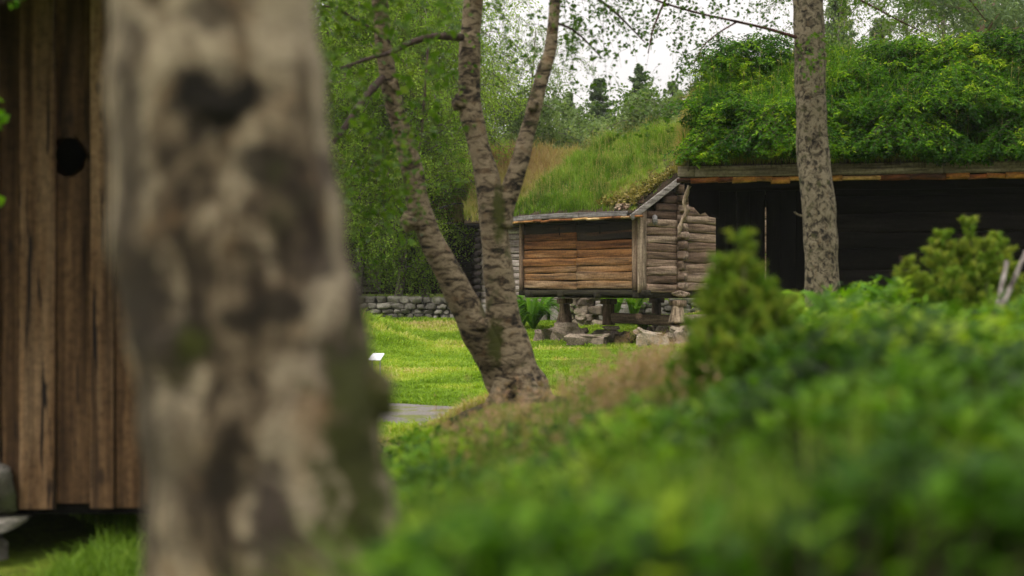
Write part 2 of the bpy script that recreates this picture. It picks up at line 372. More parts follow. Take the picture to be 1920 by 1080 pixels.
M['birchedge'] = woodmat('birch_bark_edge', [(.16, .06, .02), (.30, .14, .045), (.38, .23, .09), (.42, .32, .19)], 0, 9, 3, blot=1.2, crack=.2)
M['mossbeam'] = woodmat('mossy_beam', [(.014, .011, .008), (.025, .022, .010), (.045, .045, .015)], 0, 16, 1.5, blot=1)
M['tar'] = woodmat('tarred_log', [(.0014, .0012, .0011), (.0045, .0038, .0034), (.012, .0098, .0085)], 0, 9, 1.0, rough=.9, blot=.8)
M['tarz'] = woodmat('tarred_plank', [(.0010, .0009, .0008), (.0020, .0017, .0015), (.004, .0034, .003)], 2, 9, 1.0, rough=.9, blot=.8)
M['darkeave'] = woodmat('eave_board', [(.10, .08, .055), (.16, .135, .09), (.22, .19, .13)], 0, 20, 1.0, blot=.6)
M['darkedge'] = woodmat('old_bark_edge', [(.04, .018, .010), (.20, .06, .018), (.42, .20, .04), (.50, .32, .12)], 0, 9, 3, blot=1.3, crack=.3)
M['darklog'] = woodmat('brown_black_log', [(.016, .012, .011), (.03, .022, .02), (.055, .038, .034)], 0, 18, 1.2, blot=.8)
M['palelog'] = woodmat('pale_log', [(.16, .13, .11), (.27, .23, .20), (.36, .32, .28)], 0, 11, 1.3, blot=.8)
M['barn'] = woodmat('barn_plank', [(.017, .009, .004), (.052, .028, .012), (.105, .060, .028), (.16, .105, .058)], 2, 15, .5, blot=1.7, crack=.9, knots=True)
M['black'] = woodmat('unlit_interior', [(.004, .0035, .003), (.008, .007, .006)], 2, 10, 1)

# ================================================================== terrain
def H(x, y):
    x = np.asarray(x, float); y = np.asarray(y, float)
    z = np.interp(y, [-1e4, 16, 30, 37, 45, 60, 90, 160, 400, 3000], [0, 0, .04, .25, .78, 1.6, 3.6, 7, 16, 60])
    bank = .5*ss(-.45, .55, x+.05*y)*(1-ss(12.6, 16.5, y))*ss(-3, 0, y)
    mound = .62*np.exp(-(((x+4.3)/1.5)**2+((y-34)/3.2)**2))
    right = .35*ss(3, 7, x)*ss(14, 20, y)*(1-ss(40, 60, y))
    q = np.stack([x, y, x*0], -1)
    return z+bank+mound+right+(vn(q, .35, 2)-.5)*.10*ss(2, 8, y)+(vn(q, 1.6, 5)-.5)*.035
xs = np.concatenate([-np.geomspace(400, 14, 22), np.arange(-13.6, 20, .32), np.geomspace(20.5, 400, 22)])
ys = np.concatenate([-np.geomspace(200, 3, 14), np.arange(-2.6, 60, .32), np.geomspace(60.5, 2000, 34)])
gx, gy = np.meshgrid(xs, ys, indexing='ij'); nx, ny = gx.shape
V = np.stack([gx, gy, H(gx, gy)], -1).reshape(-1, 3)
i, j = np.meshgrid(np.arange(nx-1), np.arange(ny-1), indexing='ij'); i = i.ravel(); j = j.ravel()
mb = MB(); mb.add(V, np.stack([i*ny+j, (i+1)*ny+j, (i+1)*ny+j+1, i*ny+j+1], 1))
m, nt, N, L = newmat('meadow_ground')
tc = N('ShaderNodeTexCoord').outputs['Object']
g = noise(N, L, tc, .5, 6, .6); g2 = noise(N, L, tc, 14, 5, .75); g3 = noise(N, L, tc, .22, 3, .5, .4, (1, 2.2, 1), (2, 7, 0))
c = ramp(N, L, g, [(.3, (.055, .095, .010)), (.5, (.11, .16, .014)), (.7, (.18, .21, .03))])
c = mixc(N, L, math_(N, L, 'MULTIPLY', ramp(N, L, g3, [(.58, (0, 0, 0)), (.70, (1, 1, 1))]), .55), c, (.26, .21, .08))
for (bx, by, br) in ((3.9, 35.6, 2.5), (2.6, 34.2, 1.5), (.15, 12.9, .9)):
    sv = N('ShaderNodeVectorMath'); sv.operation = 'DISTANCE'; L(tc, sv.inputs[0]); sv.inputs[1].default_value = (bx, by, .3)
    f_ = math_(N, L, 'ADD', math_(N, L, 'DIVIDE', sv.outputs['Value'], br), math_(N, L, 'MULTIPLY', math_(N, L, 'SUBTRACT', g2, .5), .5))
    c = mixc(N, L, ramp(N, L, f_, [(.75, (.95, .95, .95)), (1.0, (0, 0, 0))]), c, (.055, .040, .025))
c = mixc(N, L, 1., c, ramp(N, L, g2, [(.3, (.45, .45, .45)), (.65, (1.25, 1.25, 1.25))]), 'MULTIPLY')
finish(m, nt, N, L, c, .95, g2, .04, .1)
ground = mb.build('ground', m); tag(ground, 'grassy ground of the museum yard', kind='structure')

# gravel path: a worn ribbon lying on the lawn
mb = MB(); pc = catmull([(-7.5, 13.6), (-4.2, 15.2), (-1.9, 16.6), (-.7, 17.4), (.9, 17.6), (3.2, 18.6), (4.8, 20.2), (5.5, 24)], 14)
dd = unit(np.gradient(pc, axis=0)); nn_ = np.stack([-dd[:, 1], dd[:, 0]], 1); K = 9
wd = (1.75+.5*(vn(np.c_[pc, pc[:, 0]*0], .9, 3)-.5))*(1-.90*ss(-1.5, -.4, pc[:, 0]))
G = np.stack([pc+nn_*(k/(K-1)*2-1)*wd[:, None]*(1+.25*(vn(np.c_[pc, pc[:, 0]*0+k], 3, 8)[:, None]-.5)) for k in range(K)], 1)
Z = H(G[..., 0], G[..., 1])+.03-.022*np.abs(np.linspace(-1, 1, K))**3
V = np.concatenate([G, Z[..., None]], -1).reshape(-1, 3); m0 = len(pc)
i, j = np.meshgrid(np.arange(m0-1), np.arange(K-1), indexing='ij'); i = i.ravel(); j = j.ravel()
mb.add(V, np.stack([i*K+j, (i+1)*K+j, (i+1)*K+j+1, i*K+j+1], 1))
m, nt, N, L = newmat('gravel'); tc = N('ShaderNodeTexCoord').outputs['Object']
g = noise(N, L, tc, 45, 4, .8); g2 = noise(N, L, tc, 2.5, 4, .6)
c = ramp(N, L, g, [(.3, (.07, .062, .055)), (.5, (.19, .175, .16)), (.72, (.34, .32, .30))])
c = mixc(N, L, ramp(N, L, g2, [(.48, (0, 0, 0)), (.58, (.9, .9, .9))]), c, (.14, .16, .04))
finish(m, nt, N, L, c, .95, g, .02, .1)
path = mb.build('gravel_path', m); tag(path, 'narrow grey gravel path crossing the lawn', kind='structure')

def on_path(x, y):
    d2 = ((x[:, None]-pc[None, :, 0])**2+(y[:, None]-pc[None, :, 1])**2); k = d2.argmin(1)
    return np.sqrt(d2.min(1)) < wd[k]*(.55+.6*vn(np.stack([x, y, x*0], 1), 2.2, 77))

# lawn blades where the picture looks across the yard
n = 480000
y = 13.5+34*R.random(n)**1.15; px = np.where(R.random(n) < .70, R.uniform(600, 1420, n), R.uniform(-200, 600, n)); x = (px-960)/F*y
keep = ~on_path(x, y) & ~((y < 16.6) & (x > -.1)); x, y = x[keep], y[keep]
q = np.stack([x, y, x*0], 1)
patch = vn(q*[1, .55, 1], .8, 4); dry = ss(.60, .78, vn(q*[.7, 1.6, 1], .45, 9)); fine_ = vn(q, 3.5, 6)
mow = vn(q*[.15, 1.3, 1]+[0, 0, 0], 1.0, 15)
dry = np.clip(dry+1.3*np.exp(-((x+1.43)/.55)**2-((y-33)/1.3)**2)+1.2*np.exp(-((x+.88)/.35)**2-((y-21.2)/.6)**2)+.8*np.exp(-((x+3.6)/.5)**2-((y-32.3)/.5)**2), 0, 1); keep = (R.random(len(x)) > dry*.65) & ((np.hypot(x-3.9, y-35.6) > 2.1+.8*fine_) | (R.random(len(x)) < .12)); x, y, patch, dry, fine_, q, mow = x[keep], y[keep], patch[keep], dry[keep], fine_[keep], q[keep], mow[keep]
r = np.clip(.20+.42*patch+.10*(mow-.5)+.45*dry+.22*(fine_-.5)+R.normal(size=len(x))*.10, 0, 1)
h = .035+.05*patch+.16*np.exp(-(((x+4.3)/1.7)**2+((y-34)/3.6)**2))*fine_*2.6+.05*(fine_ > .62)
mb = MB(); blades(mb, np.stack([x, y, H(x, y)-.005], 1), h, .010+.0006*y, .8, r)
lawn = mb.build('lawn_grass', M['lawn']); tag(lawn, 'short sunlit grass covering the lawn', 'grass', kind='stuff')
# clover heads, tiny pale dots
# rough grass at the left bottom by the barn and along bank
n = 42000
y = R.uniform(3.2, 9.5, n); px = R.uniform(-260, 760, n); x = (px-960)/F*y
q = np.stack([x, y, x*0], 1); pt = vn(q, .9, 11)
keep = (pt > .28) & ~((y > 7.0) & (x < -2.35) & (pt < .6)); x, y, q, pt = x[keep], y[keep], q[keep], pt[keep]
mb = MB(); blades(mb, np.stack([x, y, H(x, y)-.01], 1), .10+.16*pt, .010, .55, np.clip(.15+.5*pt+R.normal(size=len(x))*.12, 0, .8))
o = mb.build('rough_grass', M['turf']); tag(o, 'uncut bright green grass in front of the plank barn', 'grass', kind='stuff')

# ================================================================== building helpers
def turf_cover(root, name, x0, x1, depth, eave_z, pitch, thick, mat, count, h, wb, rfun, extra=None, under=0.02, rise=0.0, lean=.4, soilmat=None, y0=0.0):
    """a bumpy sod slab on a roof plane (local x along the eave, y up the slope) with grass growing from it"""
    NX, NY = int((x1-x0)/.15)+2, int(depth/.15)+2
    u = np.linspace(x0, x1, NX); v = np.linspace(0, depth, NY); U, Vv = np.meshgrid(u, v, indexing='ij')
    tp = math.tan(pitch)
    def zt(a, b):
        q = np.stack([a, b, a*0+7], -1)
        e = np.minimum(np.minimum(a-x0, x1-a), np.minimum(b, 9))
        return eave_z+b*tp+under+thick*(.45+.55*ss(0, .35, e))*(.75+.5*vn(q, 1.3, 3))+rise*ss(0, 2, b)+.09*(vn(q, 4, 4)-.5)
    mb = MB(); T_ = np.stack([U, Vv+y0, zt(U, Vv)], -1); B_ = np.stack([U, Vv+y0, eave_z+Vv*tp+under], -1)
    n1 = NX*NY; A = np.concatenate([T_.reshape(-1, 3), B_.reshape(-1, 3)]); Q = []
    for a in range(NX-1):
        for b in range(NY-1):
            Q.append((a*NY+b, (a+1)*NY+b, (a+1)*NY+b+1, a*NY+b+1))
    for a in range(NX-1):
        Q.append((n1+a*NY, n1+(a+1)*NY, (a+1)*NY, a*NY)); Q.append((a*NY+NY-1, (a+1)*NY+NY-1, n1+(a+1)*NY+NY-1, n1+a*NY+NY-1))
    for b in range(NY-1):
        Q.append((b, b+1, n1+b+1, n1+b)); e = (NX-1)*NY; Q.append((n1+e+b, n1+e+b+1, e+b+1, e+b))
    mb.add(A, Q, None, np.concatenate([R.random(n1)*.5+.2]*2))
    s = mb.build('sod', soilmat or M['soil'], root)
    a = R.uniform(x0, x1, count); b = depth*R.random(count); nt_ = int((x1-x0)*depth*55); ta_, tb_ = R.uniform(x0, x1, nt_), depth*R.random(nt_); ts_ = R.random(nt_)
    ti_ = R.integers(0, nt_, count); inn = R.random(count) < .62
    a = np.where(inn, np.clip(ta_[ti_]+R.normal(size=count)*.035, x0, x1), a); b = np.where(inn, np.clip(tb_[ti_]+R.normal(size=count)*.035, 0, depth), b); z = zt(a, b)-.02
    pts = np.stack([a, b+y0, z], 1); q = np.stack([a, b, a*0], 1)
    g = MB(); hh, rr = rfun(a, b, q); hh = hh*np.where(inn, .55+1.0*ts_[ti_], .6); rr = np.clip(rr+np.where(inn, (ts_[ti_]*7 % 1-.5)*.45, 0), 0, 1)
    blades(g, pts, hh*h, wb, lean, rr)
    k_ = R.integers(0, count, count//60); sb_, hs_ = MB(), h*(.8+1.0*R.random(len(k_)))
    tipp = pts[k_]+np.stack([R.normal(size=len(k_))*.06, R.normal(size=len(k_))*.06, hs_], 1); twigs(sb_, pts[k_], tipp, .002, .0015, .6)
    hc_ = np.repeat(tipp, 5, 0)+R.normal(size=(len(k_)*5, 3))*[.008, .008, .03]; leaves(sb_, hc_, .03, np.clip(.5+.3*R.normal(size=len(hc_)), 0, 1), .2, None, .1)
    sb_.build('seed_heads', M['dry'], root)['kind'] = 'stuff'
    t = g.build('turf_grass', mat, root); t['kind'] = 'stuff'
    return zt, s, t

# ================================================================== storehouse on posts
LX = np.array([.20, 35.1]); a_ = math.atan2(-3.1, 2.72)
store = empty('raised_storehouse', (LX[0], LX[1], 0), a_, label='weathered log storehouse with a panelled gallery and grassy roof, raised on wooden posts', category='storehouse')
FL, ZB, ZE, PT = 4.12, 1.46, 3.16, math.radians(30)
# gallery front: two bays of lapped boards, each board wavy
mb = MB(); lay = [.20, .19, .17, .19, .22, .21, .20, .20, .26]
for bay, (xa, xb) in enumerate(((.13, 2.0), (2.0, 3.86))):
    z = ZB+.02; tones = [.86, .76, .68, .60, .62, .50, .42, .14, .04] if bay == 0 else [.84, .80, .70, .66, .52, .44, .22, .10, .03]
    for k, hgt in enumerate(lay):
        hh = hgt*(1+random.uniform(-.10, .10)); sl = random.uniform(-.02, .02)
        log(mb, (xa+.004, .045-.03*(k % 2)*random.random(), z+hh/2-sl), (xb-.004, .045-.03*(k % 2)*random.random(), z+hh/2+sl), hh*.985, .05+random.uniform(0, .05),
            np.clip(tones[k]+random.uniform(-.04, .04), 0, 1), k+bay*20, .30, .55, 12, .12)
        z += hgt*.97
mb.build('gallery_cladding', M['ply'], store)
mb = MB(); box(mb, (.05, .10, ZB), (3.98, .16, ZE+.1)); mb.build('gallery_lining', M['black'], store)
for nm, xx in (('keyhole', 1.42), ('keyhole', 2.78)):
    mb = MB(); prism(mb, [(xx+.032*math.cos(t), ZB+1.42+.06*math.sin(t)) for t in np.linspace(0, 2*PI, 12, endpoint=False)], -.012, .03, .1)
    prism(mb, [(xx-.012, ZB+1.30), (xx+.012, ZB+1.30), (xx+.012, ZB+1.50), (xx-.012, ZB+1.50)], -.010, .03, .1)
    mb.build(nm, M['black'], store)
# frame posts
def vpost(name, x, y, z0, z1, w_, t_, mat, r, seed=0, parent=store, wob=.06, taper=0):
    mb = MB(); log(mb, (x, y, z0), (x, y, z1), t_, w_, r, seed, wob, .3, 12, .2, taper); return mb.build(name, mat, parent)
vpost('corner_post', .06, .02, ZB-.02, ZE+.02, .12, .13, M['post'], .45, 3)
vpost('corner_post', 3.93, .00, ZB-.02, ZE+.05, .15, .10, M['post'], .50, 4)
vpost('corner_post', 4.06, .07, ZB-.06, ZE+.10, .10, .22, M['post'], .95, 5)
mb = MB(); log(mb, (-.05, .11, ZB-.07), (4.2, .11, ZB-.07), .13, .22, .3, 9, .15, .4, 12, .2)
mb.build('floor_beam', M['mossbeam'], store)
mb = MB()
for xx in (.30, 1.45, 2.7, 3.95):
    log(mb, (xx, -.02, ZB-.11), (xx, 5.0, ZB-.11), .17, .2, .3, xx*7, .1, .4, 8, .5)
mb.build('floor_joists', M['mossbeam'], store)
mb = MB(); box(mb, (.03, .21, ZB-.02), (4.0, 5.0, ZB+.05)); mb.build('floor_boards', M['post'], store)
# gable: boarded gallery end then notched core
mb = MB(); z = ZB-.06; k = 0
while z < ZE+.62:
    hh = random.uniform(.165, .215); y1 = 1.22; y0 = max(.20, (z+hh-ZE-.02)/math.tan(PT)+.06)
    if y0 < y1-.1:
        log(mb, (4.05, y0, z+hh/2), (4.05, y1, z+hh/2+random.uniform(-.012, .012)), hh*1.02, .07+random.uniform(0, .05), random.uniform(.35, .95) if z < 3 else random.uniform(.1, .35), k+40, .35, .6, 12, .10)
    z += hh; k += 1
mb.build('gable_boards', M['hewn'], store)
cz = []; z = ZB-.02
while z < ZE+1.5: hh = random.uniform(.19, .25); cz.append((z, hh)); z += hh
mb = MB()
for k, (z, hh) in enumerate(cz):
    y0 = max(1.25, (z+hh-ZE-.02)/math.tan(PT)+.05); y1 = 5.15
    if z+hh > ZE+.85: y1 = 2*2.85-y0
    if y0 < y1-.2: log(mb, (4.0, y0, z+hh/2), (4.0, y1, z+hh/2), hh*1.03, .17+random.uniform(0, .05), random.uniform(.35, .98), k+70, .35, .5, 12, .12)
mb.build('gable_logs', M['hewn'], store)
mb = MB()
for k, (z, hh) in enumerate(cz):
    if z < ZE+.35: log(mb, (.1, 1.33, z+hh/2+.10), (3.9, 1.33, z+hh/2+.10), hh*1.1, .17, random.uniform(.1, .5), k+90, .15, .5, 10, .3)
mb.build('core_front_logs', M['hewnx'], store)
mb = MB()
for k, (z, hh) in enumerate(cz):
    if z < ZE+.1: log(mb, (.12, 1.25, z+hh/2), (.12, 5.1, z+hh/2), hh*1.1, .17, random.uniform(.4, .9), k+110, .2, .5, 10, .3)
mb.build('rear_gable_logs', M['hewn'], store)
mb = MB(); z = ZB-.06; k = 0
while z < ZE:
    hh = random.uniform(.12, .16)
    log(mb, (.03, .14, z+hh/2), (.03, 1.22, z+hh/2), hh*1.08, .05, random.uniform(.6, .95), k+140, .1, .4, 10, .2); z += hh; k += 1
mb.build('gallery_end_boards', M['palelog'], store)
# notched log ends sticking out at the core corner
mb = MB()
for k, (z, hh) in enumerate(cz[:10]):
    pr = random.uniform(.14, .26); log(mb, (3.95, 1.33, z+hh*.5+.02), (4.05+pr, 1.33+random.uniform(-.02, .02), z+hh*.5+.02), hh*random.uniform(.78, .98), random.uniform(.15, .22), random.uniform(.1, .8), k+170, .35, .75, 12, .06)
mb.build('notched_log_ends', M['hewnx'], store)
# eave: grey hold-board in short lengths, birch bark lip
mb = MB(); xx = -.12
while xx < 3.95:
    l_ = random.uniform(.40, .62); x2 = min(xx+l_, 4.02)
    log(mb, (xx, -.36, ZE+.02+.02*math.sin(xx)), (x2-.006, -.36, ZE+.02+.02*math.sin(x2)), .12, .05, random.uniform(.4, .8), xx*5, .08, .3, 10, .2); xx = x2
mb.build('eave_board', M['board'], store)
mb = MB(); xx = -.22
while xx < 4.22:
    l_ = random.uniform(.25, .5)
    log(mb, (xx, -.35, ZE-.065+random.uniform(-.008, .008)), (xx+l_+.03, -.35+random.uniform(-.02, .02), ZE-.065+random.uniform(-.008, .008)), .062, .13, random.random(), xx*9, .5, .8, 10, .05); xx += l_
mb.build('birch_bark_edge', M['birchedge'], store)
mb = MB(); 
for s in (0, 1):
    x0, x1 = -.15, 4.2
    if s == 0: hexa(mb, [(x0, -.36, ZE-.05), (x1, -.36, ZE-.05), (x1, 2.85, ZE-.05+3.21*math.tan(PT)), (x0, 2.85, ZE-.05+3.21*math.tan(PT)), (x0, -.36, ZE), (x1, -.36, ZE), (x1, 2.85, ZE+3.21*math.tan(PT)), (x0, 2.85, ZE+3.21*math.tan(PT))])
    else: hexa(mb, [(x0, 2.85, ZE-.05+3.21*math.tan(PT)), (x1, 2.85, ZE-.05+3.21*math.tan(PT)), (x1, 6.0, ZE-.05), (x0, 6.0, ZE-.05), (x0, 2.85, ZE+3.21*math.tan(PT)), (x1, 2.85, ZE+3.21*math.tan(PT)), (x1, 6.0, ZE), (x0, 6.0, ZE)])
mb.build('roof_deck', M['black'], store)
for xx, r_ in ((4.28, .55), (-.2, .5)):
    mb = MB(); tp = math.tan(PT)
    log(mb, (xx, -.50, ZE-.10), (xx, 2.88, ZE-.10+3.38*tp), .15, .035, r_, 7, .05, .3, 10, .4)
    mb.build('barge_board', M['bargeb'], store)
mb = MB(); prism(mb, [(.0, .0), (.07, .05), (.06, .2), (.0, .24), (-.06, .2), (-.06, .06)], 0, .05, .8)
o = mb.build('carved_pendant', M['board'], store); o.location = (4.22, .35, ZE-.24); o.rotation_euler = (0, 0, PI/2)
def rf(a, b, q):
    pt = vn(q, 1.1, 21); yel = ss(2.7, 4.0, a+.55*vn(q, 2, 2)-.25*b); cl_ = vn(q, 3.5, 22)
    rr = np.clip(.06+.45*pt+.10*b/3+.4*yel+.25*(cl_-.5)+R.normal(size=len(a))*.10, 0, 1)
    return (.35+1.1*cl_*pt*1.5)*(1-.65*yel), rr
turf_cover(store, 'turf', -.18, 4.22, 3.2, ZE, PT, .20, M['turf'], 56000, .30, .010, rf, y0=-.34, rise=.12, lean=.8)
# dry moss and crumbling sod at the verge
mb = MB(); n = 9000; a = 4.22-R.random(n)**1.6*1.25; b = R.random(n)*3.0-.32
leaves(mb, np.stack([a, b, ZE+(b+.34)*math.tan(PT)+.20+R.random(n)*.12], 1), .06, np.clip(.35+.3*R.normal(size=n), 0, 1), .5, up=.6)
o = mb.build('yellow_moss', leafmat('yellow_moss', [(.09, .09, .02), (.22, .19, .04), (.30, .24, .07), (.20, .15, .08)], .2), store); o['kind'] = 'stuff'
mb = MB()
for k in range(46):
    a, b = 3.62+.55*random.random(), -.33+.42*random.random()
    rock(mb, (a, b, ZE+.10+(b+.34)*math.tan(PT)+.12*random.random()), (random.uniform(.06, .2), random.uniform(.05, .10), random.uniform(.05, .08)), k, random.random(), random.uniform(0, 3), .6, .9)
mb.build('crumbling_sod', stonemat('dry_sod', [(.14, .08, .05), (.30, .20, .14), (.42, .32, .24)], 0), store)
# staddle posts on slabs
def staddle(x, y, ztop, zbot, w0, w1, r, seed, cap=True):
    mb = MB(); t = np.linspace(0, 1, 9); rad = (w1+(w0-w1)*(1-t)**1.3)/2
    tube(mb, np.stack([x+0*t, y+0*t, zbot+(ztop-zbot)*t], 1), rad, 10, r, .16, 7, True, seed)
    o = mb.build('staddle_post', M['post'], store)
    if cap:
        mb = MB(); log(mb, (x-.15, y, ztop+.05), (x+.15, y, ztop+.05), .14, .28, r*.8, seed, .1, .4, 12, .1); mb.build('post_cap', M['post'], o)
    return o
ZP = ZB-.34
staddle(.28, 1.25, ZP, .62, .42, .24, .6, 1); staddle(1.75, 1.33, ZP, .60, .34, .28, .35, 2); staddle(4.08, 1.25, ZP-.02, .70, .44, .25, .95, 3)
staddle(3.75, 3.7, ZP, .62, .30, .24, .1, 4); staddle(4.0, 4.6, ZP, .5, .34, .3, .2, 5, False); staddle(.3, 4.6, ZP, .62, .3, .24, .1, 6)
mb = MB(); rock(mb, (4.10, 1.25, ZB-.10), (.42, .36, .14), 12, .9, .2, .8, .5); mb.build('cap_stone', M['hewnx'], store)
mb = MB(); log(mb, (1.8, 1.40, .76), (3.95, 1.36, .76), .26, .24, .35, 33, .25, .5, 12, .15); log(mb, (4.12, 1.3, .77), (4.1, 5.2, .80), .24, .22, .8, 34, .3, .5, 12, .15)
mb.build('sill_beam', M['hewnx'], store)
def pile(x, y, zt, w_, n, seed, m_='brownstone', zb=-.05):
    rs = random.Random(seed); mb = MB(); z = zt-.07
    rock(mb, (x, y, z), (w_*.62, w_*.5, .10), seed, .7, rs.uniform(0, 1), .5, .3); z -= .09
    while z > zb-.1:
        hgt = rs.uniform(.10, .24); k = 1+(zt-z > .15)+(zt-z > .4); ww = w_*(.75+.75*(zt-z))
        for q in range(k+1):
            rock(mb, (x+(q/(k)-.5)*ww*.8+rs.uniform(-.04, .04), y+rs.uniform(-.15, .15), z-hgt/2), (ww/(k+.3)*rs.uniform(.9, 1.25), rs.uniform(.32, .5), hgt*1.1), seed*10+q+int(z*50), rs.random(), rs.uniform(-.5, .5), .55, .45)
        z -= hgt*.92
    return mb.build('stone_footing', M[m_], store, smooth=False)
pile(.28, 1.33, .62, .62, 8, 1); pile(1.75, 1.40, .60, .58, 8, 2); pile(4.05, 1.33, .66, .62, 8, 3); pile(3.75, 3.7, .66, .5, 6, 4); pile(4.0, 4.6, .56, .5, 6, 5); pile(.3, 4.6, .66, .5, 6, 6)
# loose boulders beneath and in front of it
def boulder(px, py, d, size, label, r=.5, mat='brownstone', seed=0, rot=0, flat=.6):
    p = P(px, py, d); mb = MB(); rock(mb, (0, 0, size[2]*.40), size, seed, r, rot, flat*.75, .75)
    o = mb.build('boulder', M[mat], smooth=False); o.location = (p[0], p[1], float(H(p[0], p[1]))-.03); tag(o, label, 'boulder', 'boulders under and around the storehouse'); return o
boulder(1030, 640, 35.0, (.62, .5, .40), 'rough slanting boulder at the foot of the left storehouse post', .25, seed=61, rot=.4)
boulder(1066, 640, 34.8, (.70, .45, .46), 'broad brown boulder leaning under the left storehouse post', .4, seed=62, rot=-.2, flat=.8)
boulder(1105, 655, 33.6, (.9, .55, .32), 'low pointed brown boulder in the grass before the middle post', .6, seed=63, rot=.1)
boulder(1150, 650, 34.5, (.55, .5, .28), 'small dark boulder in the gap between middle and right posts', .15, seed=64)
boulder(1222, 640, 32.3, (.75, .45, .42), 'pale flat-topped boulder left of the right storehouse post', .95, seed=65, rot=.2, flat=.45)
boulder(1300, 640, 32.6, (.8, .6, .45), 'lichened boulder right of the right storehouse post', .8, seed=66, rot=.5)

# dry-stone pier and terrace wall behind
def stonewall(name, p0, p1, h0, h1, thick, sz, label, r0=.3, r1=.9, mat='stone', cat='wall', seed=1, fl=.7):
    rs = random.Random(seed); root = None; mb = MB(); p0 = np.array(p0, float); p1 = np.array(p1, float); Ln = np.linalg.norm(p1-p0); d = (p1-p0)/Ln
    z = 0
    while z < max(h0, h1):
        hs_ = sz*rs.uniform(.6, .95); s = -sz*rs.random()
        while s < Ln:
            wl = sz*rs.uniform(.8, 1.9); t = (s+wl/2)/Ln; hl = h0+(h1-h0)*t
            if z+hs_*.6 < hl:
                c_ = p0+d*(s+wl/2); gz = float(H(c_[0], c_[1]))
                rock(mb, (c_[0], c_[1]+rs.uniform(-.05, .05), gz+z+hs_/2-.06), (wl*1.04, thick, hs_*1.08), rs.randrange(9999), rs.uniform(r0, r1), math.atan2(d[1], d[0])+rs.uniform(-.1, .1), fl, .35)
            s += wl
        z += hs_*.93
    o = mb.build(name, M[mat]); return tag(o, label, cat)
stonewall('dry_stone_wall', (-5.4, 42.4), (-.2, 42.4), .62, .66, .55, .23, 'low dry stone wall of grey field stones below the dark log house', .1, .8, seed=5, fl=.6)
stonewall('stone_pier', (1.55, 40.2), (2.25, 40.0), 1.02, 1.02, .6, .27, 'stacked grey stone pier seen beneath the storehouse floor', .2, .8, 'brownstone', 'pier', 6, .4)
stonewall('terrace_wall', (2.4, 42.6), (6.5, 42.0), .50, .45, .5, .24, 'low mossy terrace wall behind the storehouse ferns', .1, .7, 'stone', 'wall', 7, .55)
# ================================================================== black tarred building, right
rb = empty('tarred_log_building', (2.60, 22.0, 0), math.radians(-12), label='black tarred log building with a thick overgrown turf roof, right of the storehouse', category='log building')
EZ, RP = 3.20, math.radians(26.5); XR = 12.0
mb = MB(); z = .3; k = 0
while z < 3.7:
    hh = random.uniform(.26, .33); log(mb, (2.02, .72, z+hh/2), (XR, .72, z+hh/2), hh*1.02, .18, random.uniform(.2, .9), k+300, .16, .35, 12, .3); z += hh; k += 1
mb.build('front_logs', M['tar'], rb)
for s_ in (0.52, XR):
    mb = MB(); z = .3
    while z < 5.0:
        hh = .3; ya = max(.85, (z+hh-EZ)/math.tan(RP)+.05); yb = min(5.4, 6.2-ya)
        if s_ == .52: ya, yb = (2.0, 5.4) if z < 3.2 else (ya, yb)
        if ya < yb-.2: log(mb, (s_+.1, ya, z+hh/2), (s_+.1, yb, z+hh/2), hh*1.03, .2, random.random(), int(z*9), .1, .6, 10, .4)
        z += hh
    mb.build('gable_logs', M['tar'], rb)
mb = MB(); z = .3
while z < 3.4: log(mb, (2.3, 5.3, z+.15), (XR, 5.3, z+.15), .31, .2, .5, z, .1, .6, 10, .6); z += .3
mb.build('rear_logs', M['tar'], rb)
mb = MB(); log(mb, (2.05, .9, .3), (2.05, .9, 3.4), .2, .2, .4, 2, .1, .5, 10, .4)
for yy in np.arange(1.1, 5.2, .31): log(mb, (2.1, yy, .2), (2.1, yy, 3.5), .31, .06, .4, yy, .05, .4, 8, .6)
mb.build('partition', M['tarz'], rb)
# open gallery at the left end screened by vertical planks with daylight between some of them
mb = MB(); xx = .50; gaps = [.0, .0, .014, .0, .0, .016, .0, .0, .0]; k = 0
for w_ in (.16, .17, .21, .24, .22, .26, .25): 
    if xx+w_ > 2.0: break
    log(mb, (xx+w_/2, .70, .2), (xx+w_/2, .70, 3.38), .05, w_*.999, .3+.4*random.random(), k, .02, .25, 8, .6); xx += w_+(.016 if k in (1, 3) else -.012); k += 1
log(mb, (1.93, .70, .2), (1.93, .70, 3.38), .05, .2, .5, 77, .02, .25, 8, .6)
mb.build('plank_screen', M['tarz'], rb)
mb = MB(); log(mb, (.02, .62, EZ-.06), (XR, .62, EZ-.06), .24, .22, .4, 5, .1, .5, 10, .4); log(mb, (.0, 5.2, EZ-.06), (XR, 5.2, EZ-.06), .24, .22, .4, 5, .1, .5, 10, .4)
mb.build('wall_plate', M['tar'], rb)
mb = MB(); prism(mb, [(.02, .05), (.52, .05), (.52, -.50), (.36, -.47), (.30, -.40), (.22, -.43), (.12, -.32), (.05, -.30)], 0, .12, .4)
o = mb.build('eave_bracket', M['tar'], rb); o.location = (.04, .55, EZ-.10)
mb = MB(); tube(mb, catmull([(.10, .0, -.02), (.02, -.0, -.25), (.05, .0, -.42), (-.03, .0, -.62), (-.06, .0, -.78)], 5), [.04]*4+[.035]*17, 8, .9, .5, 12)
o = mb.build('crooked_hook', M['post'], rb); o.location = (.02, .25, EZ-.08)
mb = MB(); tp = math.tan(RP)
